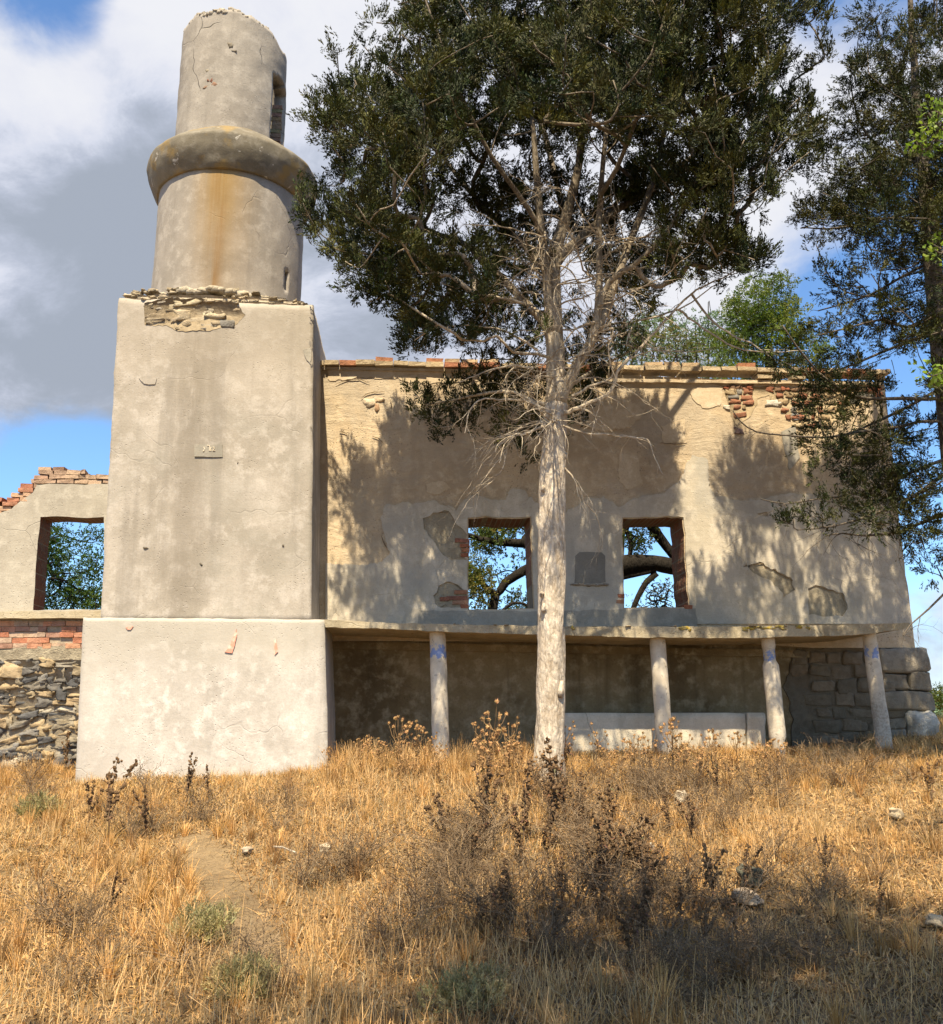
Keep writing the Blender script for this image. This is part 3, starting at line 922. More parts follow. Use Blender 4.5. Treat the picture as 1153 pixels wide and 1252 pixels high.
strip(372, 447.5, 660, 452.5, 3.6, YW - .04, YW + .3, 'cornice', M['rough'], 4)
strip(700, 462, 1081, 466.5, 4, YW - .05, YW + .3, 'cornice', M['rough'], 5)
mb = MB()
px = 372
while px < 1083:
    w = min(random.uniform(9, 13), max(2.5, (1082 - px) / 2))
    py = 443.5 + (px - 372) * .0163
    q = at(px + w, py + random.uniform(-.8, .6), YW - .07)
    red = 540 < px < 605 or random.random() < .12
    t = random.choice([(.36, .17, .10), (.32, .14, .085)]) if red else random.choice([(.44, .35, .235), (.48, .385, .26), (.40, .315, .21)])
    mb.box((q.x, YW + .05 + random.uniform(-.012, .012), q.z), (w * k14 * 1.02, .16, 2.9 * k14), t, .008)
    if px > 700:
        q = at(px + w, py + 8.2 + random.uniform(-.5, .5), YW - .07)
        if random.random() < .2: mb.box((q.x, YW + .06, q.z), (w * k14 * .96, .14, 2.3 * k14), t, .006)
    if 452 < px < 478 or 540 < px < 600 or (random.random() < .1 and px > 480):
        q = at(px + w, py - 5.4, YW - .05); mb.box((q.x, YW + .07, q.z), (w * k14 * .94, .13, 2.6 * k14), random.choice([(.36, .17, .10), (.42, .31, .2)]), .01)
    px += w * 2
mb.build('coping_bricks', M['brick'], bld)

# recessed wall of the porch and its masonry end
low = [(370, 770), (1000, 772), (1040, 776), (1076, 780)] + [(1078, 1000), (370, 1000)]
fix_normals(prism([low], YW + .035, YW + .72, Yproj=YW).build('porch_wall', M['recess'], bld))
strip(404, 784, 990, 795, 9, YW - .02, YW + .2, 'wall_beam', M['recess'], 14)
mb = MB()
yy = 795.0
pal2 = [(.19, .155, .11), (.165, .135, .095), (.22, .18, .13), (.19, .15, .105), (.15, .125, .09)]
while yy < 945:
    hgt = random.uniform(6.5, 10.5)
    px = 985 + random.uniform(-22, 14)
    while px < 1080:
        w = random.uniform(8, 20)
        q = at(px + w, yy + hgt, YW)
        hh = hgt * random.uniform(.7, 1.15)
        mb.stone((q.x, YW + .075 + random.uniform(-.012, .02), q.z + random.uniform(-.02, .02)), (w * k14 * .97, .10, hh * k14 * .95), random.choice(pal2), .28, .14, 18, 10, tilt=random.uniform(-.04, .04))
        px += w * 2
    yy += hgt * 2
prism([ragged([(975, 792), (1078, 792), (1079, 960), (962, 960), (970, 880), (958, 840)], 6, 6, 60)], YW + .006, YW + .04, mb=mb, Yproj=YW, tint=(.165, .135, .095))
mb.build('bared_stonework', M['stone'], bld, True)
# big dressed corner blocks

mb = MB()
gc = [(.29, .255, .205), (.25, .215, .165), (.31, .275, .225)]
for x0, x1, y0, y1, yf in ((1074, 1137, 791, 823, -.05), (1076, 1112, 824, 844, .0), (1110, 1138, 821, 845, -.03), (1076, 1141, 845, 869, -.06), (1078, 1108, 870, 892, .0), (1080, 1110, 890, 912, .02), (1082, 1126, 905, 960, .06), (1104, 1122, 868, 892, .08)):
    a = at((x0 + x1) / 2, (y0 + y1) / 2, YW)
    mb.stone((a.x, YW + yf + .34, a.z), ((x1 - x0) / 2 * k14 * 1.01, .36, (y1 - y0) / 2 * k14), random.choice(gc), .2, .075, 40, 22, tilt=random.uniform(-.015, .015))
mb.build('corner_blocks', M['stone'], bld, True)
a = at(1130, 886, YW - .1)
mb = MB(); mb.stone((a.x, YW + .12, a.z), (.22, .3, .22), (.50, .47, .41), .42, .16, 18, 12, tilt=.12)
mb.build('loose_block', M['stone'], bld, True)

# low bench under the porch: one long plastered run and a short end piece
YBn = 13.43
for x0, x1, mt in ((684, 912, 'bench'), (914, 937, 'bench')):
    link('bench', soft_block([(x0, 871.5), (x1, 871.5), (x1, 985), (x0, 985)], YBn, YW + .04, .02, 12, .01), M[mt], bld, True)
link('bench_backing', soft_block([(684, 873.5), (930, 873.5), (930, 985), (684, 985)], YBn + .16, YW + .03, .02, 8, .008), M['recess'], bld, True)  # dark backing, added for gaps shaped as the columns' shadow bars

# concrete canopy slab, broken off at its right end
YS = 12.72
up = ragged([(396, 757.5), (480, 761.5), (560, 763.5), (700, 766), (900, 766), (985, 765), (1050, 763.5), (1112, 761.5)], .9, 6, 50, False)
dn = ragged([(1112, 765), (1104, 769), (1060, 775.5), (1020, 777.5), (900, 780), (800, 779.5), (700, 777), (560, 773), (480, 769), (398, 767)], .9, 6, 51, False)
fix_normals(prism([up + dn], YS, YW + .05, Yproj=YS).build('canopy_slab', M['slab'], bld))
mb = MB()
for i in range(26):
    px = random.uniform(400, 1060); q = at(px, np.interp(px, [396, 560, 700, 900, 1060], [758, 763.5, 766, 766, 764]) + random.uniform(-.6, 1.2), YS)
    c_ = random.uniform(.5, 1)
    mb.stone((q.x, YS + random.uniform(0, .12), q.z), (random.uniform(.02, .05), .04, random.uniform(.006, .012)), (.38 * c_, .31 * c_, .21 * c_), .8, .35, 8, 5)
mb.build('slab_crumbs', M['stone'], bld, True)
mb = MB()
for px, py, w in ((838, 768, 6), (843, 769.5, 3), (920, 768, 8), (938, 767.5, 9), (956, 767, 7), (975, 766.5, 8), (910, 769, 4), (988, 768, 3), (700, 768, 2)):
    q = at(px, py, YS); mb = MB(); mb.stone((q.x, YS + .002, q.z), (w * k14 * .9, .012, .022), (1, 1, 1), 1, .7, 14, 8); mb.build('lichen', M['lichen'], bld, True)

# four leaning porch columns with peeling white paint
def column(x0, y0, x1, y1, w0, w1, Yc, prof, blue=0, grey=0):
    a, b = at(x0, y0, Yc), at(x1, y1, Yc)
    mb = MB(); k = 20; n = 30
    vs, fs, tn = [], [], []
    for i in range(n + 1):
        t = i / n
        p = a.lerp(b, t)
        r = (w0 + (w1 - w0) * t) / 2 * Yc / 1150 * prof(t)
        for j in range(k):
            th = 2 * math.pi * j / k
            q = Vector((p.x + math.cos(th) * r, p.y + math.sin(th) * r, p.z))
            q += Vector((mnoise.noise(q * 4), mnoise.noise(q * 4 + Vector((5, 0, 0))), 0)) * .008
            vs.append(q)
            bb = blue * max(0, 1 - abs(t - .14) / .14)
            gg = grey * min(1, max(0, (t - .3) / .2))
            tn.append((1 - bb, 1 - gg, 1))
    for i in range(n):
        for j in range(k): fs.append((i * k + j, (i + 1) * k + j, (i + 1) * k + (j + 1) % k, i * k + (j + 1) % k))
    mb.add(vs, fs); mb.t = tn
    return mb.build('porch_column', M['paint'], bld, True)


YC = 12.98
column(535, 772, 540.5, 965, 20, 20.5, YC, lambda t: 1 + .02 * (t > .65), 1.0)
column(803.5, 777, 816.5, 965, 19, 21, YC, lambda t: 1, .55)
column(938.5, 777, 957, 965, 15.5, 17, YC, lambda t: (1.05 if t < .10 else (.92 if t < .185 else (1.24 if t < .68 else .95))), .9, .25)
column(1062, 772, 1089, 965, 17, 20, YC, lambda t: 1, .9, .75)

# ================================================================== WING WALL (left)
p0 = at(40, 930, YW)
wing = thing('ruined_wall', 'broken side wall with an empty window above red brick and rough fieldstone courses', 'wall', (p0.x, YW, gz1(p0.x, YW)))
w3 = ragged([(49.5, 632), (70, 631), (100, 633), (127, 632), (127.5, 690), (127, 745), (40.5, 746), (44, 690)], .9, 6, 2)
face = ragged([(-160, 700), (-90, 668), (-30, 640), (0, 628), (14, 622), (40, 602), (44, 592), (60, 591), (140, 592)], 1.6, 4, 5, False) + [(140, 750), (-160, 750)]
fix_normals(prism([face, w3], YW, YW + .42, 1).build('wall', [M['wing'], M['reveal']], wing))
# window sill ledge
fix_normals(prism([ragged([(-160, 748.5), (133, 746.5), (133, 755.5), (-160, 757)], .7, 7, 6)], YW - .12, YW + .43, Yproj=YW - .12).build('window_sill', M['slab'], wing))
# stepped brick top
mb = MB()
BR = [(.40, .185, .115), (.44, .22, .14), (.34, .15, .095), (.46, .30, .2), (.30, .20, .14)]


def course(x0, x1, py, th=.035, cap=False, Yc=YW):
    px = x0
    while px < x1 - 2:
        w = random.uniform(7.5, 11)
        w = min(w, (x1 - px) / 2)
        q = at(px + w, py, Yc)
        t = random.choice(BR) if not cap else random.choice([(.36, .25, .18), (.42, .30, .21), (.33, .21, .15)])
        for dy in (.10, .30):
            mb.box((q.x + random.uniform(-.01, .01), Yc + dy + random.uniform(-.012, .02), q.z + random.uniform(-.006, .006)), (w * k14 * .93, .095, th * .88), t, .008, random.uniform(-.02, .02))
        px += 2 * w


for i, (py, x0, x1) in enumerate(((588.5, 36, 136), (582.5, 41, 136), (577, 47, 104), (572.8, 46, 78), (594, 24, 44), (599.5, 22, 42), (605, 12, 38), (610.5, 8, 33), (616, 3, 24), (621.5, -8, 12), (616, -16, -3), (610, -12, 2), (627, -28, 2), (632.5, -40, -12), (638, -55, -25), (643.5, -70, -38), (649, -80, -50), (655, -95, -62), (661, -110, -76), (668, -126, -90), (675, -140, -104), (682, -150, -118), (690, -160, -130))):
    course(x0, x1, py, .035, i < 4)
mb.build('broken_brick_top', M['brick'], wing)
# brick band under the sill
mb = MB()
prism([[(-160, 757), (112, 757), (112, 800), (-160, 800)]], YW + .02, YW + .4, mb=mb, Yproj=YW, tint=(.36, .30, .23))
for r_ in range(5):
    x0 = -165 + (r_ % 2) * 9
    px = x0
    while px < 112:
        w = random.choice([9, 9.3, 8.6, 5])
        q = at(px + w, 762.5 + r_ * 6.8, YW)
        t = random.choice([(.42, .19, .12), (.46, .23, .15), (.38, .16, .10), (.50, .27, .17), (.40, .29, .22), (.34, .20, .15)])
        if random.random() > .13:
            mb.box((q.x, YW + .05 + random.uniform(-.01, .014), q.z), (w * k14 * .93, .06, 2.9 * k14), t, .006)
        px += 2 * w
mb.build('brick_band', M['brick'], wing)
fix_normals(prism([ragged([(-160, 792), (112, 790), (112, 806), (-160, 809)], 1.5, 5, 7)], YW - .008, YW + .4, Yproj=YW).build('mortar_strip', M['mortar'], wing))
# rubble stonework
mb = MB()
prism([[(-160, 800), (112, 800), (112, 1010), (-160, 1010)]], YW - .006, YW + .45, mb=mb, Yproj=YW, tint=(.30, .255, .19))
pal3 = [(.085, .085, .09), (.11, .108, .11), (.33, .25, .155), (.37, .285, .18), (.29, .235, .16), (.15, .14, .13), (.28, .24, .18), (.24, .215, .18), (.09, .088, .09), (.32, .24, .15), (.2, .19, .18)]
yy = 808.0
while yy < 960:
    hgt = random.uniform(4, 7)
    px = -160 + random.uniform(-8, 8)
    while px < 110:
        w = random.uniform(4, 12.5)
        hh = hgt * random.uniform(.55, 1.3)
        q = at(px + w, yy + hgt + random.uniform(-1.5, 1.5), YW)
        t = random.choice(pal3)
        if w > 10 and random.random() < .25: t = (.46, .41, .33) if random.random() < .3 else (.34, .265, .165)
        mb.stone((q.x, YW + .055 + random.uniform(-.02, .03), q.z), (w * k14 * 1.0, .085, hh * k14 * .98), t, random.uniform(.25, .5), .42, 16, 10, tilt=random.uniform(-.25, .25))
        if random.random() < .9:
            q2 = at(px + random.uniform(-2, 2), yy + random.uniform(-1, 3), YW)
            mb.stone((q2.x, YW + .05, q2.z), (.04, .05, .03), random.choice(pal3), .6, .25, 8, 6)
        px += 2 * w
    yy += 2 * hgt * .97
mb.build('rubble_stonework', M['stone'], wing, True)
# ================================================================== FOLIAGE TOOLS
def in_poly(px, py, poly):
    c = False; n = len(poly); j = n - 1
    for i in range(n):
        xi, yi = poly[i]; xj, yj = poly[j]
        if (yi > py) != (yj > py) and px < (xj - xi) * (py - yi) / (yj - yi) + xi: c = not c
        j = i
    return c


def spray_template(nl, ll, lw, spread, r):
    """a little twig of length 1 along +Z carrying nl narrow leaves (each a quad)"""
    q = np.zeros((nl, 4, 3))
    for i in range(nl):
        t = (i + .5) / nl
        a = r.uniform(0, 2 * np.pi)
        rad = np.array([np.cos(a), np.sin(a), 0])
        dr = rad * spread * r.uniform(.5, 1.3) + np.array([0, 0, 1 - .3 * spread])
        dr /= np.linalg.norm(dr)
        base = np.array([0, 0, t * .8]) + rad * .03 + r.normal(0, .05, 3)
        L = ll * r.uniform(.7, 1.25) * (1.1 - .45 * t); w = lw * r.uniform(.7, 1.3)
        side = np.cross(dr, r.normal(0, 1, 3)); side /= np.linalg.norm(side)
        q[i, 0] = base; q[i, 1] = base + dr * L * .5 + side * w; q[i, 2] = base + dr * L; q[i, 3] = base + dr * L * .5 - side * w
    return q


def rot_to(dirs, r):
    n = len(dirs)
    z = dirs / np.linalg.norm(dirs, axis=1, keepdims=True)
    h = r.normal(0, 1, (n, 3)); x = np.cross(h, z); x /= np.linalg.norm(x, axis=1, keepdims=True)
    y = np.cross(z, x)
    return np.stack([x, y, z], -1)      # columns


def foliage(name, clumps, per, tpl, size, cols, r, mat, parent, updir=.5, flat=.8, jit=.5, tuft=0):
    """clumps: (x,y,z,radius). Many leaf-sized faces in sprays that point out and up"""
    P, D, C_ = [], [], []
    for (x, y, z, rad) in clumps:
        base = cols[r.integers(len(cols))] * r.uniform(.85, 1.15)
        if tuft:
            k = max(3, int(per * (rad / .42) ** 1.7 * r.uniform(.8, 1.2)))
            v = r.normal(0, 1, (k, 3)); v /= np.linalg.norm(v, axis=1, keepdims=True)
            sc_ = np.array([x, y, z]) + v * rad * r.uniform(.35, 1.0, (k, 1)) * np.array([1, 1, flat])
            m = tuft
            p = np.repeat(sc_, m, 0) + r.normal(0, .042, (k * m, 3))
            d_ = np.repeat(v * .75 + np.array([0, 0, updir]) + r.normal(0, .25, (k, 3)), m, 0) + r.normal(0, jit, (k * m, 3))
            cc = np.repeat(base * r.uniform(.65, 1.4, (k, 1)), m, 0) * r.uniform(.8, 1.2, (k * m, 1))
            P.append(p); D.append(d_); C_.append(cc + r.normal(0, .003, cc.shape)); continue
        n = max(4, int(per * (rad / .42) ** 2 * r.uniform(.7, 1.25)))
        v = r.normal(0, 1, (n, 3)); v /= np.linalg.norm(v, axis=1, keepdims=True)
        rr = rad * r.uniform(.15, 1.0, (n, 1)) ** .6
        P.append(np.array([x, y, z]) + v * rr * np.array([1, 1, flat]))
        D.append(v + np.array([0, 0, updir]) + r.normal(0, jit, (n, 3)))
        C_.append(base * r.uniform(.7, 1.3, (n, 1)) + r.normal(0, .006, (n, 3)))
    P = np.concatenate(P); D = np.concatenate(D); C_ = np.clip(np.concatenate(C_), .004, 1)
    n = len(P)
    Rm = rot_to(D, r)
    s_ = r.uniform(size[0], size[1], n)
    which = r.integers(len(tpl), size=n)
    V, T = [], []
    for k, q in enumerate(tpl):
        m = which == k
        if not m.any(): continue
        nl = q.shape[0]
        w = np.einsum('nij,lj->nli', Rm[m], q.reshape(-1, 3)) * s_[m][:, None, None] + P[m][:, None, :]
        V.append(w.reshape(-1, 3))
        tt = np.repeat(C_[m], nl * 4, axis=0)
        lv = np.repeat(r.uniform(.75, 1.25, m.sum() * nl), 4)[:, None]
        T.append(tt * lv)
    V = np.concatenate(V); T = np.concatenate(T)
    f = np.arange(len(V)).reshape(-1, 4)
    return link(name, np_mesh(name, V, f, T), mat, parent)


class Skel:
    """a branching skeleton: limbs laid by hand, then every clump joined to its nearest node"""
    def __init__(s): s.p, s.par, s.r, s.fix = [], [], [], []

    def limb(s, pts, rad, par=None):
        last = par; ids = []
        for p, r in zip(pts, rad):
            s.p.append(Vector(p)); s.par.append(last); s.r.append(r); s.fix.append(True)
            last = len(s.p) - 1; ids.append(last)
        return ids

    def near(s, c, zpen=.6):
        best, bi = 1e9, 0
        for i, q in enumerate(s.p):
            d = c - q
            w = d.length + (zpen * max(0, -d.z)) + .25 * max(0, .3 - d.z)
            if w < best: best, bi = w, i
        return bi

    def grow(s, clumps, sag=.12, seg=.28, r=random):
        for (x, y, z, rad) in clumps:
            c = Vector((x, y, z))
            i = s.near(c)
            a = s.p[i]; L = (c - a).length
            n = max(2, int(L / seg)); last = i
            for k in range(1, n + 1):
                t = k / n
                q = a.lerp(c, t)
                q += Vector((r.uniform(-1, 1), r.uniform(-1, 1), r.uniform(-1, 1))) * .06 * L ** .5 * (1 if k < n else .3)
                q.z -= sag * L * math.sin(math.pi * t) * .5
                s.p.append(q); s.par.append(last); s.r.append(0); s.fix.append(False); last = len(s.p) - 1

    def mesh(s, rmin=.009, kk=.0085, ex=.5, sides=6, rough=.12):
        n = len(s.p); cnt = [0] * n; ch = [[] for _ in range(n)]
        for i, p in enumerate(s.par):
            if p is not None: ch[p].append(i)
        for i in range(n - 1, -1, -1):
            if not ch[i]: cnt[i] = 1
            if s.par[i] is not None: cnt[s.par[i]] += cnt[i]
        R = [s.r[i] if s.fix[i] else max(rmin, kk * cnt[i] ** ex) for i in range(n)]
        for i in range(n):
            p = s.par[i]
            if p is not None and not s.fix[i]: R[i] = min(R[i], R[p] * .92 if s.fix[p] else R[p])
        mb = MB(); done = [False] * n
        order = [i for i in range(n) if not ch[i]]
        order.sort(key=lambda i: -s.depth(i))
        for i in order:
            path = [i]; j = i
            while s.par[j] is not None:
                j = s.par[j]; path.append(j)
                if done[j]: break
            for q in path: done[q] = True
            path.reverse()
            rr = [R[q] for q in path]
            if len(rr) > 1 and rr[0] > rr[1] * 1.6: rr[0] = rr[1] * 1.25
            pts = [s.p[q] for q in path]
            pts, rr = smooth_path(pts, rr)
            mb.tube(pts, rr, sides if max(rr) < .05 else 12, rough=rough)
        return mb

    def depth(s, i):
        k = 0
        while s.par[i] is not None: i = s.par[i]; k += 1
        return k


def smooth_path(pts, rr):
    if len(pts) < 3: return pts, rr
    o, q = [pts[0]], [rr[0]]
    for i in range(len(pts) - 1):
        p0, p1, p2, p3 = pts[max(i - 1, 0)], pts[i], pts[i + 1], pts[min(i + 2, len(pts) - 1)]
        for t in (.5, 1.0):
            o.append(.5 * ((2 * p1) + (p2 - p0) * t + (2 * p0 - 5 * p1 + 4 * p2 - p3) * t * t + (3 * p1 - p0 - 3 * p2 + p3) * t ** 3))
            q.append(rr[i] * (1 - t) + rr[i + 1] * t)
    return o, q


def P3(lst, Y0):
    """(px, py, width px[, y offset]) -> points and radii at depth Y0"""
    pts, rad = [], []
    for e in lst:
        y = Y0 + (e[3] if len(e) > 3 else 0)
        pts.append(at(e[0], e[1], y)); rad.append(e[2] / 2 * y / 1150)
    return pts, rad


def dead_twig(mb, p, d, L, r, depth, droop=.25, gnarl=.35):
    pts, rr = [Vector(p)], [r]
    n = max(4, int(L / .07)); d = Vector(d).normalized(); p = Vector(p)
    for i in range(n):
        d = (d + Vector((random.gauss(0, 1), random.gauss(0, 1), random.gauss(0, 1))) * gnarl * .45 + Vector((0, 0, -droop * .18))).normalized()
        p = p + d * (L / n)
        pts.append(p.copy()); rr.append(r * (1 - .85 * (i + 1) / n))
        if depth > 0 and i > 0 and random.random() < .42:
            sd_ = (d + Vector((random.gauss(0, 1), random.gauss(0, 1), random.gauss(0, .8) - .3)) * .8).normalized()
            dead_twig(mb, p, sd_, L * random.uniform(.3, .6) * (1 - .4 * i / n), rr[-1] * .7, depth - 1, droop, gnarl)
    mb.tube(pts, rr, 5 if r > .006 else 4, cap=False)


cyp_tpl = [spray_template(14, .32, .040, .34, rng) for _ in range(8)]
CYP = [np.array(c) for c in ((.030, .037, .010), (.044, .048, .011), (.022, .029, .009), (.060, .059, .014), (.036, .038, .011))]

# ================================================================== THE BIG CYPRESS
YC_ = 11.4
base = on_ground(670, 948)
base = at(670, 940, YC_); base.z = gz1(base.x, YC_) - .05
tree = thing('cypress_tree', 'big old cypress with pale flaking trunk and dark crown in front of the porch', 'tree', (base.x, YC_, gz1(base.x, YC_)))
sk = Skel()
tp, tr = P3([(671, 985, 44), (671, 955, 40), (671, 925, 36), (672, 890, 33.5), (673, 850, 33), (674, 800, 33), (674.5, 750, 32.5), (675, 700, 33.5), (675, 650, 33.5), (675.5, 600, 33.5), (677, 560, 32), (679, 520, 31), (680, 495, 30)], YC_)
mbt = MB(); tp_, tr_ = smooth_path(tp, tr); tp_, tr_ = smooth_path(tp_, tr_)
mbt.tube(tp_, tr_, 32, rough=.16)
# root flare and knots
for px, py, w, h, dy in ((663, 745, 4, 5, -.14), (661, 728, 3, 3, -.12), (684, 845, 4, 8, -.13), (662, 600, 3, 4, -.1), (689, 560, 4, 6, -.06), (664, 522, 4, 5, -.08)):
    q = at(px, py, YC_); mbt.stone((q.x, YC_ + dy, q.z), (w * .0085, .035, h * .011), (1, 1, 1), .9, .4, 10, 7)
for a in range(0):
    an = a * 1.05 + .4
    pts = [Vector((base.x + math.cos(an) * r0, YC_ + math.sin(an) * r0, gz1(base.x, YC_) + z0)) for r0, z0 in ((.10, .45), (.19, .16), (.30, .02), (.42, -.08))]
    mbt.tube(pts, [.10, .09, .07, .05], 10, rough=.15)
mbt.build('trunk', M['bark'], tree, True)
i0 = sk.limb([tp[-1]], [tr[-1]])[0]
def limb(lst, par, Y0=YC_):
    p_, r_ = P3(lst, Y0)
    return sk.limb(p_, r_, par)
A = limb([(680, 470, 27), (679, 440, 25), (677, 410, 24), (676, 380, 24), (675, 345, 23, .05), (677, 320, 22, .08), (682, 295, 18, .12), (690, 270, 15, .18), (698, 240, 13, .2), (708, 200, 11, .2), (712, 150, 10, .1), (716, 90, 9, 0), (718, 20, 8, 0), (720, -70, 7), (720, -170, 6), (722, -260, 4)], i0)
B = limb([(671, 380, 12, -.1), (668, 340, 11.5, -.14), (663, 290, 10.5, -.16), (659, 250, 10, -.16), (655, 205, 9, -.15), (652, 160, 7, -.1), (646, 100, 6, -.1), (638, 30, 5, -.2), (630, -60, 4, -.2), (622, -140, 3)], A[2])
Cc = limb([(694, 470, 15, -.05), (706, 445, 14, -.1), (719, 425, 13.5, -.14), (727, 405, 13, -.16), (731, 380, 11, -.18), (733, 340, 9.5, -.2), (732, 290, 8.5, -.2), (734, 240, 8, -.2), (738, 190, 7, -.15), (745, 130, 6), (750, 50, 5), (760, -60, 4)], i0)
D_ = limb([(740, 380, 11, -.1), (752, 345, 10.5, 0), (768, 300, 10, .1), (785, 260, 9, .2), (800, 215, 8, .3), (815, 150, 7, .4), (830, 70, 5.5, .5), (845, -30, 4, .5)], Cc[3])
E = limb([(664, 392, 12, .05), (652, 380, 11, .12), (640, 368, 10.5, .2), (618, 345, 10, .35), (598, 325, 9.5, .5), (580, 306, 9, .6), (560, 295, 7.5, .7), (520, 280, 6, .8), (470, 262, 4.5, .7), (420, 250, 3, .6)], A[2])
Fl = limb([(700, 300, 12, .2), (722, 280, 11, .35), (748, 260, 10, .5), (790, 235, 8.5, .7), (830, 205, 7, .8), (870, 170, 6, .9), (910, 130, 4.5, 1.0), (950, 80, 3, 1.0)], A[5])
Gl = limb([(745, 345, 8, -.3), (775, 325, 7.5, -.45), (805, 295, 7, -.6), (835, 255, 6.5, -.7), (860, 215, 6, -.8), (880, 185, 5, -.9), (905, 150, 4, -1.0), (940, 110, 3, -1.0)], Cc[4])
Hl = limb([(665, 330, 8, .3), (640, 300, 8, .6), (610, 270, 7, .9), (575, 235, 6, 1.1), (540, 190, 5, 1.2), (500, 140, 4, 1.2), (460, 100, 3, 1.1)], A[4])
Il = limb([(655, 270, 7, -.3), (632, 235, 6.5, -.5), (600, 190, 6, -.8), (570, 130, 5, -1.1), (545, 70, 4, -1.3), (520, 0, 3, -1.4)], B[2])
Jl = limb([(690, 270, 9, .6), (680, 220, 8, 1.0), (665, 160, 7, 1.5), (650, 90, 6, 1.9), (640, 0, 4, 2.0)], A[6])
Kl = limb([(740, 230, 7, -.5), (765, 180, 6, -.9), (790, 110, 5, -1.4), (810, 30, 4, -1.7), (830, -60, 3, -1.8)], Cc[7])
Ll = limb([(655, 492, 5, .1), (630, 480, 4.5, .4), (600, 480, 4, .6), (560, 488, 3.2, .7), (520, 495, 2.5, .7)], i0)
Ml = limb([(700, 470, 5, .4), (722, 455, 4.5, .8), (750, 440, 3.5, 1.0), (775, 425, 2.5, 1.0)], i0)
NB = len(sk.p)
OUT = [(352, 268), (372, 232), (398, 216), (386, 182), (369, 132), (392, 104), (398, 62), (428, 52), (456, 74), (470, 52), (446, 20), (468, -10), (500, -50), (580, -85), (700, -100), (840, -85), (950, -60), (1022, 0), (1020, 68), (984, 100), (1012, 138), (1008, 190), (962, 232),
       (948, 262), (914, 270), (892, 298), (934, 318), (902, 344), (860, 330), (812, 368), (790, 400), (770, 440), (735, 452), (712, 420), (640, 420), (600, 436), (545, 428), (505, 418), (488, 392), (442, 380), (424, 345), (390, 312), (368, 290)]
clumps = []
XL0, XL1, XR = at(416, 620, 14).x, at(490, 540, 14).x, at(812, 650, 14).x
XR2, ZR = at(898, 650, 14).x, at(950, 572, 14).z
XB0, XB1, ZB0, ZB1 = at(690, 900, 13.43).x, at(940, 900, 13.43).x, at(800, 945, 13.43).z, at(800, 886, 13.43).z
ZT, ZM, ZL = at(640, 532, 14).z, at(450, 585, 14).z, at(640, 775, 14).z


def shades_wrong(p):
    xs_, zs_ = p.x + .158 * (14 - p.y), p.z - 1.75 * (14 - p.y)
    xb, zb_ = p.x + .158 * (13.43 - p.y), p.z - 1.75 * (13.43 - p.y)
    if XB0 < xb < XB1 and ZB0 < zb_ < ZB1: return True
    if zs_ < ZL: return False
    if xs_ > XR: return xs_ < XR2 or zs_ > ZR
    return zs_ > ZT or xs_ < XL0 or (xs_ < XL1 and zs_ > ZM)


def settle(px, py, Y):
    for k in range(9):
        p = at(px, py, Y)
        if not shades_wrong(p): return p
        Y -= .35
        if Y < 8.3: return None
    return None


cx_, cy_ = 690, 120
for Yl, k_, prob in ((8.9, .6, .9), (9.5, .8, .9), (10.1, .92, .9), (10.7, 1.0, .95), (11.3, 1.0, .95), (11.9, .97, .9), (12.4, .9, .9), (12.9, .8, .9), (13.3, .66, .85)):
    st = 46
    y = -100
    while y < 450:
        x = 340
        while x < 1040:
            px = x + rng.uniform(-20, 20); py = y + rng.uniform(-20, 20)
            x += st
            if rng.random() > prob: continue
            # outline shrinks towards the front and the back of the crown
            if not in_poly(cx_ + (px - cx_) / k_, cy_ + (py - cy_) / k_, OUT): continue
            ed = min((px - a_) ** 2 + (py - b_) ** 2 for a_, b_ in ragged(OUT, 0, 30)) ** .5
            lo_mid = abs(px - 690) < 165 + max(0, (py - 250) * .2) and py > 165
            if lo_mid and Yl < 11.8: continue
            if lo_mid and rng.random() < .2: continue
            if ed < 16: continue
            p = settle(px, py, Yl + rng.uniform(-.25, .25))
            if p is None: continue
            rad = (rng.uniform(.24, .38) if ed > 34 else rng.uniform(.15, .22)) * (p.y / 11.4)
            clumps.append((p.x, p.y, p.z, rad))
        y += st
# extra tufts that draw the edge of the crown
for a_, b_ in ragged(OUT, 4, 22):
    if b_ < -120: continue
    dx, dy = cx_ - a_, 150 - b_
    L = math.hypot(dx, dy); k_ = rng.uniform(14, 26)
    p = settle(a_ + dx / L * k_, b_ + dy / L * k_, 10.9 + rng.uniform(-.7, .7))
    if p is None: continue
    clumps.append((p.x, p.y, p.z, rng.uniform(.12, .18)))
# heavy masses low at the left and right
for _ in range(80):
    if rng.random() < .62: px, py = rng.uniform(425, 610), rng.uniform(290, 425)
    else: px, py = rng.uniform(790, 930), rng.uniform(200, 335)
    if not in_poly(px, py, OUT): continue
    p = settle(px, py, rng.uniform(10.2, 12.6))
    if p is not None: clumps.append((p.x, p.y, p.z, rng.uniform(.2, .32)))
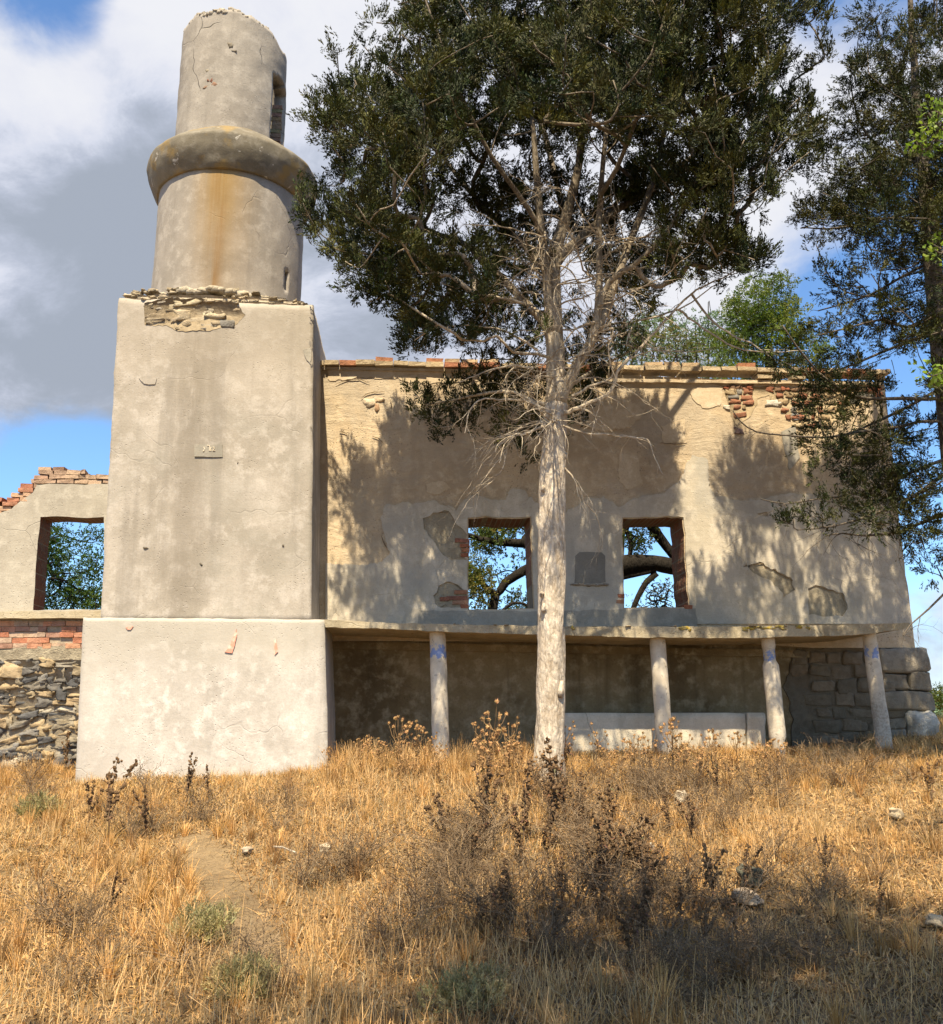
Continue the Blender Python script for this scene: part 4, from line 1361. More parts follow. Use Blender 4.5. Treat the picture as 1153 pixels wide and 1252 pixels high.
# low hanging boughs behind and beside the trunk
for px, py, dy, rad in ((510, 496, .7, .2), (524, 488, .8, .22), (535, 500, .7, .26), (528, 518, .7, .2), (545, 522, .7, .2), (556, 482, .8, .26), (575, 492, .9, .26), (595, 480, .9, .28), (610, 498, .9, .28), (622, 522, .9, .25), (630, 545, .9, .2), (640, 500, 1.0, .28), (650, 520, 1.0, .25), (575, 515, .8, .2), (590, 470, .9, .22), (505, 482, .7, .15), (638, 560, .9, .13), (620, 470, 1.0, .28), (640, 460, 1.0, .28), (655, 480, 1.1, .28),
                        (700, 470, .9, .26), (722, 455, 1.0, .28), (742, 440, 1.0, .26), (712, 490, .9, .24), (735, 470, 1.0, .24), (705, 515, .9, .18), (760, 425, 1.0, .24), (720, 420, 1.0, .28), (740, 400, 1.1, .3), (640, 430, 1.1, .28), (615, 440, 1.1, .26), (655, 410, 1.2, .3), (760, 400, 1.2, .28), (700, 440, 1.2, .3), (590, 440, 1.0, .22), (520, 430, .6, .2), (505, 425, .6, .16),
                        (915, 325, .3, .22), (895, 335, .3, .22), (925, 318, .3, .15), (875, 330, .2, .22)):
    p = at(px, py, YC_ + dy); clumps.append((p.x, p.y, p.z, rad))
print('cypress clumps', len(clumps))
order = sorted(clumps, key=lambda c: (Vector(c[:3]) - sk.p[A[6]]).length)
sk.grow(order)
sk.mesh(.007, .0075, .5, 6).build('limbs', M['limb'], tree, True)
foliage('crown', clumps, 23, cyp_tpl, (.10, .21), CYP, rng, M['leaf'], tree, .8, .85, .24, 9)
# grey dead twigs round the fork
mb = MB()
random.seed(21)
src = [sk.p[i] for i in (i0, A[0], A[1], A[2], A[3], A[4], A[5], Cc[0], Cc[1], Cc[2], Cc[3], Cc[4], E[1], E[2], E[3], E[4], B[1], B[2], B[3], Cc[5], Cc[6], D_[1], D_[2])] + [tp[-2], tp[-1], tp[-2], tp[-3]]
for k in range(72):
    p = random.choice(src) + Vector((random.uniform(-.08, .08), -.05, random.uniform(-.1, .1)))
    sgn = random.choice((-1, 1))
    d_ = Vector((sgn * random.uniform(.5, 1), random.uniform(-1.1, .1), random.uniform(-.3, .4)))
    mb = MB(); dead_twig(mb, p, d_, random.uniform(.6, 1.9), random.uniform(.006, .014), 2, .55 if p.z < 5.3 else .2); mb.build('dead_branch', M['deadwood'], tree)
for pts, w in ((((690, 505), (715, 495), (745, 478), (755, 455), (775, 432), (810, 395), (845, 360), (872, 345), (905, 328)), 5.5), (((735, 405), (780, 392), (830, 378), (880, 345)), 4), (((700, 485), (728, 470), (750, 462), (745, 430), (752, 405), (770, 395)), 3.5),
               (((668, 500), (640, 490), (610, 489), (590, 488), (575, 505), (568, 530)), 3.5), (((650, 450), (620, 448), (590, 455), (560, 468)), 3.2), (((660, 430), (630, 410), (600, 400), (560, 398), (530, 402)), 3.4), (((640, 370), (600, 362), (560, 352), (540, 345)), 3.4),
               (((688, 520), (720, 530), (760, 533), (790, 538), (800, 555), (808, 580)), 3.2), (((664, 520), (640, 532), (630, 530), (615, 545), (610, 565)), 3), (((830, 378), (860, 400), (900, 425), (945, 430), (990, 428)), 3), (((845, 360), (880, 400), (920, 420), (960, 450)), 3.2), (((735, 400), (770, 395), (800, 428), (870, 428)), 3)):
    mb = MB()
    pp = [at(x + random.uniform(-2, 2), y, YC_ - .25 - .25 * i / len(pts)) for i, (x, y) in enumerate(pts)]
    rr = [w / 2 * .0104 * (1 - .75 * i / (len(pp) - 1)) for i in range(len(pp))]
    q_, r2 = smooth_path(pp, rr); q_, r2 = smooth_path(q_, r2)
    mb.tube([v + Vector((random.gauss(0, .006), random.gauss(0, .006), random.gauss(0, .006))) for v in q_], r2, 6)
    for i in range(3, len(q_), 3):
        if random.random() < .75:
            dd = (q_[i] - q_[i - 1]).normalized() + Vector((random.gauss(0, .7), random.gauss(0, .7), random.gauss(-.25, .6)))
            dead_twig(mb, q_[i], dd, random.uniform(.25, .8), r2[i] * .6, 2, .5)
    mb.build('dead_branch', M['deadwood'], tree)

# ================================================================== THE CYPRESS AT THE RIGHT
YR = 11.0
base = at(1216, 985, YR)
t2 = thing('cypress_tree', 'thinner cypress with bare drooping boughs that reach across the broken end of the hall wall', 'tree', (base.x, YR, gz1(base.x, YR)))
sk = Skel()
p_, r_ = P3([(1216, 1000, 40), (1206, 900, 36), (1194, 780, 33), (1180, 660, 31), (1166, 560, 29), (1155, 470, 27), (1147, 400, 25), (1141, 330, 23), (1135, 265, 20), (1128, 200, 16), (1122, 140, 13), (1118, 80, 10), (1114, 20, 8), (1110, -60, 6), (1108, -140, 4)], YR)
q_, r2 = smooth_path(p_, r_); q_, r2 = smooth_path(q_, r2)
mb = MB(); mb.tube(q_, r2, 20, rough=.15); mb.build('trunk', M['greybark'], t2, True)
T = sk.limb(p_, [x * .9 for x in r_])
boughs = [([(1150, 487, 9), (1110, 487, 8), (1060, 487, 7), (1030, 478, 6), (1000, 455, 5), (975, 425, 4), (957, 398, 3)], 5, -.6), ([(1150, 515, 8), (1100, 522, 7), (1050, 528, 6), (1010, 535, 5), (960, 532, 4.5), (925, 528, 3.5), (905, 515, 3), (896, 502, 2.4)], 4, -.5),
          ([(1158, 470, 8), (1120, 492, 7), (1080, 512, 6), (1040, 530, 4), (1015, 545, 3)], 4, .2), ([(1160, 560, 8), (1120, 575, 7), (1080, 592, 6), (1040, 605, 4.5), (1000, 610, 3.5), (960, 616, 3), (930, 610, 2)], 4, -.4), ([(1165, 570, 8), (1120, 605, 7), (1085, 622, 6), (1050, 635, 5), (1010, 645, 4), (975, 648, 2.5)], 4, -.8),
          ([(1175, 620, 8), (1130, 638, 7), (1100, 650, 6), (1060, 655, 4.5), (1030, 652, 3.5), (1010, 655, 2.5)], 3, -.5), ([(1140, 405, 8), (1110, 418, 7), (1075, 432, 6), (1045, 445, 5), (1015, 455, 3.5), (990, 462, 2.5)], 6, .4), ([(1138, 320, 7), (1100, 340, 6), (1065, 360, 5), (1030, 372, 4), (1000, 380, 3)], 7, .3),
          ([(1130, 250, 7), (1095, 265, 6), (1050, 275, 5), (1010, 280, 4), (980, 278, 3)], 8, 0), ([(1126, 200, 7), (1090, 190, 6), (1060, 165, 5), (1045, 130, 4), (1040, 95, 3)], 9, .2), ([(1122, 150, 6), (1095, 110, 5), (1080, 60, 4), (1070, 25, 3)], 10, -.3), ([(1142, 380, 7), (1110, 400, 6), (1080, 390, 5), (1040, 400, 4), (1000, 410, 3)], 7, -.5),
          ([(1160, 420, 7), (1200, 400, 6), (1250, 390, 5), (1300, 395, 4)], 6, .2), ([(1150, 300, 7), (1190, 270, 6), (1240, 250, 5), (1290, 250, 4)], 7, -.2), ([(1140, 180, 6), (1170, 140, 5), (1210, 100, 4), (1250, 70, 3)], 9, 0), ([(1190, 560, 7), (1240, 560, 6), (1300, 570, 4)], 4, -.3), ([(1190, 690, 7), (1160, 720, 5), (1135, 745, 4), (1112, 765, 2.5), (1104, 778, 1.5)], 3, -.3)]
for lst, pi_, dy in boughs:
    n_ = len(lst)
    l2 = [(e[0], e[1], e[2] * .62, dy * (i + 1) / n_) for i, e in enumerate(lst)]
    pp, rr = P3(l2, YR)
    sk.limb(pp, rr, T[pi_])
OUT2 = [(1040, 92), (1036, 40), (1062, 12), (1100, 32), (1125, 0), (1150, -110), (1250, -150), (1330, 0), (1370, 200), (1370, 450), (1330, 660), (1180, 690), (1100, 640), (1030, 560), (985, 545), (978, 470), (950, 440), (985, 400), (1004, 362), (985, 305), (962, 272), (985, 250), (1003, 180), (1036, 132)]
cl2 = []
ZTOP = at(900, 455, 14).z


def settle2(px, py, Y):
    for k in range(8):
        p = at(px, py, Y)
        xs_, zs_ = p.x + .158 * (14 - p.y), p.z - 1.75 * (14 - p.y)
        if not (ZL < zs_ < ZTOP and (xs_ < XR2 or (zs_ > ZR and xs_ < 7.2))): return p
        Y -= .35
    return None


for Yl, k_, prob in ((9.6, .6, .5), (10.3, .88, .55), (11.0, 1.0, .65), (11.7, .95, .65), (12.3, .8, .6), (12.9, .55, .5)):
    y = -140
    while y < 690:
        x = 950
        while x < 1380:
            px = x + rng.uniform(-18, 18); py = y + rng.uniform(-18, 18)
            x += 42
            pr = prob * (1.9 if py < 280 else (1.25 if py < 430 else 1.0))
            if py > 420 and px > 1085: pr *= .75
            if rng.random() > pr: continue
            if not in_poly(1160 + (px - 1160) / k_, 280 + (py - 280) / k_, OUT2): continue
            p = settle2(px, py, Yl + rng.uniform(-.2, .2))
            if p is None: continue
            cl2.append((p.x, p.y, p.z, rng.uniform(.2, .34) if py < 300 else rng.uniform(.14, .26)))
        y += 42
for a_, b_ in ragged(OUT2, 4, 24):
    if rng.random() < .75 and a_ < 1180:
        p = settle2(a_ + rng.uniform(4, 20), b_ + rng.uniform(-8, 8), YR + rng.uniform(-.5, .5))
        if p is not None: cl2.append((p.x, p.y, p.z, rng.uniform(.12, .2)))
for px, py, dy, rad in ((1010, 470, -.3, .2), (1030, 490, -.3, .2), (1050, 505, 0, .22), (1000, 500, -.3, .16), (1020, 530, -.3, .2), (1035, 555, -.4, .22), (1010, 560, -.4, .16), (1060, 540, 0, .2), (1075, 480, 0, .18), (1000, 585, -.4, .14), (1045, 575, -.3, .2), (1080, 560, -.2, .2), (1000, 545, -.4, .14),
                        (1015, 612, -.5, .16), (1035, 625, -.6, .18), (1055, 600, -.5, .2), (1075, 620, -.5, .22), (1060, 645, -.6, .18), (1090, 640, -.5, .24), (1110, 625, -.4, .24), (1120, 650, -.4, .24), (1140, 640, -.3, .26), (1105, 665, -.4, .16), (1130, 672, -.3, .18), (970, 635, -.8, .07), (985, 632, -.8, .1), (1000, 632, -.8, .12), (957, 638, -.8, .05), (1020, 640, -.7, .12),
                        (1095, 590, -.3, .22), (1120, 580, -.2, .22), (1145, 600, -.2, .26), (1100, 535, 0, .18), (970, 445, -.3, .16), (955, 440, -.3, .14), (985, 455, -.2, .18), (1145, 690, -.2, .1), (1136, 700, -.2, .08)):
    p = at(px, py, YR + dy); cl2.append((p.x, p.y, p.z, rad))
sk.grow(sorted(cl2, key=lambda c: (Vector(c[:3]) - sk.p[T[8]]).length), .1)
sk.mesh(.006, .006, .5, 6).build('limbs', M['greybark'], t2, True)
foliage('crown', cl2, 27, cyp_tpl, (.09, .18), [c * .85 for c in CYP], rng, M['leaf'], t2, .4, .75, .28, 9)
mb = MB()
for px, py, dx in ((1030, 652, -1), (1050, 656, -.3), (1060, 655, .4), (1075, 652, .2), (1040, 655, .1), (1010, 655, -1), (1085, 648, .6), (1025, 610, -.5), (960, 616, -1), (1000, 535, .1), (930, 528, -1), (1060, 487, .2), (1105, 770, -.5), (1125, 755, -.3), (1050, 430, -.6), (1090, 440, .3), (1000, 660, -.2), (1030, 655, .5), (1100, 660, .1), (1018, 540, .2), (1040, 560, -.2), (905, 515, -.8)):
    mb = MB(); dead_twig(mb, at(px, py, YR - .45), Vector((dx, random.uniform(-.5, .3), random.uniform(-1, -.25))), random.uniform(.3, .65), .005, 2, .4, .4); mb.build('dead_branch', M['greybark'], t2)
for k in range(46):
    e = random.choice(boughs)[0]; q = random.choice(e)
    mb = MB(); dead_twig(mb, at(q[0], q[1], YR - .2), Vector((random.uniform(-1, .3), random.uniform(-.6, .6), random.uniform(-.8, .4))), random.uniform(.25, .7), .004, 2, .3, .4); mb.build('dead_branch', M['greybark'], t2)

# ================================================================== BROADLEAF TREES
def leaf_tpl(nl, L, w, r):
    return spray_template(nl, L, w, 1.1, r)


BL = [leaf_tpl(9, .34, .11, rng) for _ in range(6)]


def broad_tree(label, trunk, Y0, blobs, n, rad, cols, size, group=None, trunkmat='darkbark', limbs_=(), per=34, smear=.7, tpl=None):
    p_, r_ = P3(trunk, Y0)
    b = p_[0]; g0 = gz1(b.x, Y0)
    t = thing('broadleaf_tree', label, 'tree', (b.x, Y0, g0), group)
    sk = Skel(); q_, r2 = smooth_path(p_, r_)
    mb = MB(); mb.tube(q_, r2, 12, rough=.15); mb.build('trunk', M[trunkmat], t, True)
    T = sk.limb(p_, [x * .85 for x in r_])
    for lst, pi_ in limbs_:
        pp, rr = P3(lst, Y0); sk.limb(pp, rr, T[pi_])
    cl = []
    for (px, py, rx, ry, k, dy) in blobs:
        for _ in range(k):
            a, rr_ = rng.uniform(0, 2 * np.pi), rng.uniform(0, 1) ** .5
            p = at(px + rx * rr_ * math.cos(a), py + ry * rr_ * math.sin(a), Y0 + dy + rng.uniform(-smear, smear))
            cl.append((p.x, p.y, p.z, rng.uniform(*rad)))
    if cl:
        sk.grow(sorted(cl, key=lambda c: (Vector(c[:3]) - p_[-1]).length))
        foliage('crown', cl, per, tpl or BL, size, [np.array(c) for c in cols], rng, M['broadleaf'], t, .1, .85, .8)
    sk.mesh(.007, .006, .5, 5).build('limbs', M[trunkmat], t, True)
    return t


OL = ((.10, .115, .025), (.075, .10, .028), (.13, .12, .03), (.06, .085, .024))
GR = ((.042, .08, .016), (.034, .068, .015), (.06, .10, .02), (.028, .055, .014))
# seen through the two windows of the hall
broad_tree('spreading tree behind the hall, its dark limbs showing through both empty windows', [(700, 905, 64), (698, 830, 58), (697, 770, 54), (697, 720, 50), (700, 660, 44), (702, 610, 34), (700, 560, 26), (705, 500, 18)], 17.5,
           [(600, 650, 34, 18, 12, .4), (585, 715, 16, 30, 22, .3), (606, 652, 24, 14, 14, .5), (630, 650, 20, 20, 6, .8), (628, 735, 16, 12, 6, .8), (780, 650, 18, 18, 7, .6), (775, 665, 10, 14, 4, .3), (700, 590, 120, 40, 50, .3), (790, 590, 60, 40, 20, .2), (610, 560, 70, 30, 16, .5), (700, 480, 110, 40, 34, .6), (800, 425, 70, 26, 20, .8), (620, 680, 40, 30, 4, 1)], 0, (.18, .34), OL, (.09, .17),
           limbs_=([((690, 668, 18), (665, 668, 15), (640, 664, 12), (610, 663, 9), (585, 658, 7), (560, 650, 5)), 4], [((705, 700, 32), (735, 697, 28), (770, 690, 24), (800, 688, 20), (822, 692, 20), (870, 700, 16), (920, 690, 8)), 3], [((720, 560, 22), (760, 590, 18), (795, 640, 13), (815, 668, 12), (840, 700, 10)), 6],
                   [((670, 690, 14), (640, 698, 12), (618, 712, 11), (606, 728, 11), (598, 760, 12)), 3], [((640, 738, 4), (620, 742, 4), (598, 760, 4)), 2], [((800, 696, 9), (790, 712, 8), (780, 730, 7), (772, 750, 6)), 3], [((770, 680, 7), (766, 650, 5), (775, 625, 4)), 3]), per=75)
broad_tree('low twiggy bush-like tree right behind the second window of the hall', [(812, 900, 26), (812, 830, 22), (812, 780, 18), (812, 745, 14)], 16.6, [(808, 726, 24, 14, 40, 0), (800, 760, 40, 20, 14, 0), (790, 740, 20, 10, 6, 0)], 0, (.12, .2), ((.16, .125, .07), (.12, .10, .05), (.10, .10, .035)), (.06, .11), per=26)
# seen through the window of the wing
broad_tree('bushy green tree behind the broken side wall, filling its empty window', [(10, 910, 34), (12, 830, 30), (16, 770, 26), (24, 720, 22), (36, 670, 16), (50, 620, 10)], 17.5,
           [(66, 660, 22, 18, 14, 0), (60, 690, 16, 20, 12, 0), (85, 705, 24, 24, 15, .2), (105, 725, 26, 22, 18, 0), (70, 735, 26, 18, 14, 0), (115, 655, 14, 12, 6, 0), (120, 690, 14, 20, 7, .3), (100, 675, 22, 12, 3, .5), (80, 770, 60, 26, 22, 0), (60, 650, 18, 14, 8, .2), (110, 735, 20, 16, 10, .3)], 0, (.16, .3), GR, (.08, .14), per=80)
# bright tree top over the wall, and the row of slender saplings
broad_tree('bright green tree top rising behind the wall left of the thin cypress', [(945, 905, 40), (945, 800, 36), (945, 660, 30), (944, 560, 24), (942, 480, 16), (940, 420, 9)], 22,
           [(930, 380, 40, 30, 30, 0), (950, 400, 40, 36, 30, 0), (900, 420, 40, 26, 22, 0), (985, 425, 22, 20, 10, 0), (940, 350, 22, 12, 9, 0), (930, 450, 60, 20, 20, 0), (1010, 440, 12, 16, 4, 0)], 0, (.22, .38), ((.085, .12, .02), (.115, .145, .028), (.065, .10, .018), (.135, .15, .038)), (.10, .19), per=85)
SAP = ((.13, .19, .11), (.10, .16, .10), (.16, .22, .15), (.09, .13, .06))
for i, (px, pt) in enumerate(((742, 765), (748, 780), (752, 794), (755, 808), (850, 822), (853, 838), (858, 850), (866, 866), (878, 880), (890, 896), (905, 912))):
    h_ = rng.uniform(366, 404)
    broad_tree('slender grey green sapling in the row behind the hall roofline', [(px, 905, 7), (px + 1, 750, 6), (px + (pt - px) * .3, 560, 3.6), (px + (pt - px) * .75, 450, 2.4), (pt, h_, 1.2)], 24 + (i % 3) * .7,
               [(pt, 415, 8, 34, 14, 0), (pt - (pt - px) * .2, 452, 9, 16, 6, 0)], 0, (.16, .28), SAP, (.11, .19), 'saplings behind the hall', 'darkbark', per=46, smear=.3)
# leafy twigs hanging in from a tree outside the frame
Yn = 6.2
broad_tree('leafy tree whose fresh bright green leaves hang in front of the thin cypress trunk', [(1420, 1090, 60), (1400, 800, 52), (1370, 500, 44), (1340, 250, 36), (1320, 100, 26)], Yn,
           [(1142, 135, 10, 8, 4, 0), (1136, 168, 12, 8, 4, 0), (1122, 186, 7, 4, 1, 0), (1150, 150, 8, 14, 3, 0), (1146, 302, 6, 6, 2, 0), (1140, 455, 12, 5, 3, 0), (1152, 448, 8, 5, 2, 0), (1230, 150, 60, 60, 18, 0), (1260, 300, 60, 60, 14, 0), (1240, 440, 60, 40, 10, 0)], 0, (.05, .08), ((.15, .215, .035), (.18, .24, .04), (.12, .18, .03)), (.08, .13), None, 'greybark', per=170, smear=.12,
           limbs_=([((1300, 170, 12), (1240, 160, 9), (1190, 150, 5), (1160, 148, 3)), 3], [((1310, 340, 10), (1240, 320, 8), (1180, 306, 4), (1155, 303, 2.5)), 3], [((1330, 480, 10), (1260, 465, 8), (1200, 455, 4), (1160, 452, 2.5)), 2]), tpl=[spray_template(5, .42, .15, 1.2, rng) for _ in range(4)])
# bushes in the field at the right
for px, py, Y0, lab in ((1143, 862, 34, 'dark green bush beyond the wall corner in the dry field'), (1160, 868, 40, 'rounded bush farther off in the dry field'), (1150, 892, 30, 'low grey green shrub on the field edge beside the loose corner block')):
    b = at(px, 895, Y0); g0 = gz1(b.x, Y0)
    t = thing('bush', lab, 'bush', (b.x, Y0, g0))
    cl = []
    big = 1.0 if py < 880 else .35
    for _ in range(int(50 * big) + 10):
        a, rr_ = rng.uniform(0, 2 * np.pi), rng.uniform(0, 1) ** .5
        cl.append((b.x + .9 * big * rr_ * math.cos(a), Y0 + .8 * big * rr_ * math.sin(a), g0 + rng.uniform(.2, 1.9) * big * (1 - .35 * rr_), rng.uniform(.25, .4) * (big ** .5)))
    foliage('crown', cl, 30, BL, (.14, .26), [np.array(c) for c in (OL if big == 1 else SAP)], rng, M['broadleaf'], t, .3, .8, .7)
    mb = MB()
    for _ in range(7): mb.tube([(b.x + rng.uniform(-.1, .1), Y0, g0 - .05), (b.x + rng.uniform(-.5, .5) * big, Y0 + rng.uniform(-.4, .4) * big, g0 + .7 * big), (b.x + rng.uniform(-.8, .8) * big, Y0 + rng.uniform(-.6, .6) * big, g0 + 1.4 * big)], [.03, .02, .008], 5)
    mb.build('stems', M['darkbark'], t)

# the cypress behind the viewer whose shade falls on the near grass
t3 = thing('cypress_tree', 'broad cypress standing on the open grass opposite the porch, shading the nearest grass', 'tree', (.7, -1.5, gz1(.7, -1.5)))
mb = MB(); mb.tube([(.7, -1.5, -.2), (.72, -1.45, 2), (.68, -1.4, 4.5), (.7, -1.3, 7), (.7, -1.2, 9.5)], [.24, .2, .17, .12, .04], 14, rough=.15); mb.build('trunk', M['bark'], t3, True)
sk = Skel(); T = sk.limb([Vector((.7, -1.5 + .03 * i, 3.6 + i * .8)) for i in range(8)], [.15, .14, .13, .11, .09, .07, .05, .03])
cl3 = []
while len(cl3) < 185:
    v = rng.normal(0, 1, 3); v /= np.linalg.norm(v); v *= rng.uniform(.25, 1) ** .5
    p = np.array([1.1, .0, 7.6]) + v * np.array([3.6, 2.8, 3.0])
    if p[2] < 1.7 + max(0, p[1]) * .95 + 1.2: continue
    cl3.append((*p, rng.uniform(.35, .55)))
sk.grow(cl3)
sk.mesh(.01, .008, .5, 5).build('limbs', M['limb'], t3, True)
foliage('crown', cl3, 34, cyp_tpl, (.32, .55), CYP, rng, M['leaf'], t3, .5, .85, .5)
# ================================================================== DRY GRASS
def fbm2(x, y, s, seed):
    o = 0
    for k in range(4):
        f = s * 2 ** k
        o = o + np.sin(x * f * 1.3 + seed * 3.1 + 1.7 * np.sin(y * f * .9 + seed)) * np.sin(y * f * 1.1 + seed * 1.3 + 1.3 * np.sin(x * f * .8 - seed)) / 1.6 ** k
    return o / 2.2


path_pts = [on_ground(*p) for p in ((240, 1030), (275, 1090), (310, 1150), (325, 1190))]


def path_mask(x, y):
    m = np.full(x.shape, 9.0)
    for a, b in zip(path_pts[:-1], path_pts[1:]):
        ab = np.array([b.x - a.x, b.y - a.y]); L2 = (ab ** 2).sum()
        t = np.clip(((x - a.x) * ab[0] + (y - a.y) * ab[1]) / L2, 0, 1)
        m = np.minimum(m, np.hypot(x - a.x - t * ab[0], y - a.y - t * ab[1]))
    return m


STRAW = np.array([(.60, .39, .175), (.66, .44, .205), (.52, .32, .13), (.68, .49, .27), (.42, .25, .105), (.57, .42, .235), (.30, .185, .09)])
STRAW = STRAW[np.argsort(STRAW.sum(1))] * np.array([.98, .905, .84])
DUST = np.array([(.30, .245, .16), (.36, .29, .185), (.25, .19, .12), (.42, .35, .235)])


def blades(n, xr, yr, hfun, wid, lean, cols, seed, keep=None, segs=3, curl=.5):
    r = np.random.default_rng(seed)
    x = r.uniform(xr[0], xr[1], n); y = r.uniform(yr[0], yr[1], n)
    # only what the frame can nearly see
    lim = np.abs(x - .0626 * y) < (.56 * y + 1.0)
    k = lim
    if keep is not None: k &= r.random(n) < keep(x, y)
    x, y = x[k], y[k]; n = len(x)
    h = hfun(x, y, r); z = gz(x, y) - .01
    az = r.uniform(0, 2 * np.pi, n); ln = np.abs(r.normal(0, lean, n)) + .05
    dx, dy = np.cos(az), np.sin(az)
    fa = az + np.pi / 2 + r.normal(0, .6, n)
    wx, wy = np.cos(fa), np.sin(fa)
    w = wid * r.uniform(.6, 1.4, n)
    cu = ln * curl * r.uniform(.3, 1.6, n)
    V = np.zeros((n, segs * 2 + 1, 3))
    for s_ in range(segs + 1):
        t = s_ / segs
        off = h * (ln * t + cu * t * t); zz = h * t * np.sqrt(np.clip(1 - (ln * .6 + cu * .6 * t) ** 2 * .5, .05, 1))
        ww = w * (1 - .75 * t)
        cx, cy, cz = x + dx * off, y + dy * off, z + zz
        if s_ < segs:
            V[:, 2 * s_] = np.stack([cx - wx * ww, cy - wy * ww, cz], -1); V[:, 2 * s_ + 1] = np.stack([cx + wx * ww, cy + wy * ww, cz], -1)
        else: V[:, 2 * s_] = np.stack([cx, cy, cz], -1)
    # faces as quads (tip doubled up as a sliver quad)
    loc = []
    for s_ in range(segs - 1): loc.append([2 * s_, 2 * s_ + 1, 2 * s_ + 3, 2 * s_ + 2])
    q = np.array(loc)
    b0 = np.arange(n)[:, None, None] * (segs * 2 + 1)
    quads = (q[None] + b0).reshape(-1, 4)
    pn = .3 + 1.5 * fbm2(x, y, .55, seed * .37) + r.normal(0, .35, n)
    ci = np.clip(((pn + 1.2) / 2.4 * len(cols)), 0, len(cols) - 1).astype(int)
    ci = np.where(r.random(n) < .25, r.integers(len(cols), size=n), ci)
    c = cols[ci] * r.uniform(.75, 1.2, (n, 1))
    c = np.repeat(c, segs * 2 + 1, axis=0)
    return V.reshape(-1, 3), quads, c


def join(parts):
    V, Q, C_ = [], [], []; b = 0
    for v, q, c in parts: V.append(v); Q.append(q + b); C_.append(c); b += len(v)
    return np.concatenate(V), np.concatenate(Q), np.concatenate(C_)


offwall = lambda x, y: ~((y > 12.66) & (x < -.9) & (x > -4.35)) & ~((y > 13.4) & (y < 14.75) & (x > -1.2) & (x < 6.6)) & ~((y > 13.95) & (y < 14.5) & (x < -4)) & ((y < 14.5))
bare = lambda x, y: np.clip((path_mask(x, y) - .12) / .16, .03, 1)
flatz = lambda x, y: np.clip(.5 + .9 * fbm2(x, y, .45, 2.3), .12, 1)       # trampled patches
keep1 = lambda x, y: offwall(x, y) * bare(x, y) * np.clip(.55 + .5 * fbm2(x, y, .9, 5.1), .2, 1)
near = lambda y: np.clip((y - 5) / 5, 0, 1)
parts = [
    # matted short straw
    blades(220000, (-8, 9.5), (4.6, 15.2), lambda x, y, r: r.uniform(.05, .16, len(x)), .0028, 1.1, STRAW, 3, lambda x, y: offwall(x, y) * bare(x, y), 3, .9),
    # standing stalks, thicker along the walls and in the near foreground
    blades(125000, (-8, 9.5), (4.6, 15.2), lambda x, y, r: r.uniform(.14, .34, len(x)) * (.55 + .55 * flatz(x, y)) * (1 + .25 * ((y > 11.2) & (x < 2) & (x > -1)) - .35 * ((y > 11.3) & (x < -1) & (x > -4.6)) - .2 * ((y > 11.2) & (x > 2.1))), .0022, .28, STRAW, 5, lambda x, y: keep1(x, y) * np.clip(flatz(x, y) + .35 * (y < 7) + .5 * ((y > 11.3) | (x < -1.6)), .15, 1), 3, .5),
    # grey brown chaff
    blades(60000, (-7, 8), (4.6, 13.5), lambda x, y, r: r.uniform(.06, .22, len(x)), .0026, .6, DUST, 8, lambda x, y: offwall(x, y) * bare(x, y) * np.clip(.4 + .9 * fbm2(x, y, .6, 9.), .05, 1), 3, .8),
    # long pale stalks
    blades(11000, (-7, 8.5), (4.6, 14.4), lambda x, y, r: r.uniform(.3, .52, len(x)) * (1 - .3 * ((y > 11.2) & (x > 2)) - .5 * ((y > 11.2) & (x < -1) & (x > -4.6))), .0021, .2, STRAW[[3, 4, 5, 6, 6]], 13, lambda x, y: keep1(x, y) * np.clip(flatz(x, y) - .15 + .35 * (y < 6.8) + .35 * (y > 11.6), .05, 1), 4, .5),
]
# broken bits, chaff and dead leaf litter lying every way
LIT = np.array([(.20, .115, .055), (.13, .075, .04), (.52, .32, .145), (.58, .39, .20), (.40, .225, .10), (.28, .17, .085), (.10, .06, .035), (.16, .10, .055)])
def litter(n, seed):
    r = np.random.default_rng(seed)
    x = r.uniform(-8, 9.5, n); y = r.uniform(4.6, 14, n)
    k = (np.abs(x - .0626 * y) < (.56 * y + 1)) & (r.random(n) < offwall(x, y) * bare(x, y) * np.clip(.55 + .6 * fbm2(x, y, .8, 4.4), .1, 1)); x, y = x[k], y[k]; n = len(x)
    c = np.stack([x, y, gz(x, y) + r.uniform(0, .10, n) ** 1.3], -1)
    a = r.normal(0, 1, (n, 3)) * np.array([1, 1, .7]); a /= np.linalg.norm(a, axis=1, keepdims=True)
    b = np.cross(a, r.normal(0, 1, (n, 3))); b /= np.linalg.norm(b, axis=1, keepdims=True)
    L = r.uniform(.008, .038, (n, 1)); w = r.uniform(.003, .009, (n, 1))
    V = np.stack([c - a * L, c + b * w, c + a * L, c - b * w], 1)
    col = np.repeat(LIT[r.integers(len(LIT), size=n)] * r.uniform(.7, 1.25, (n, 1)), 4, axis=0)
    return V.reshape(-1, 3), np.arange(4 * n).reshape(-1, 4), col
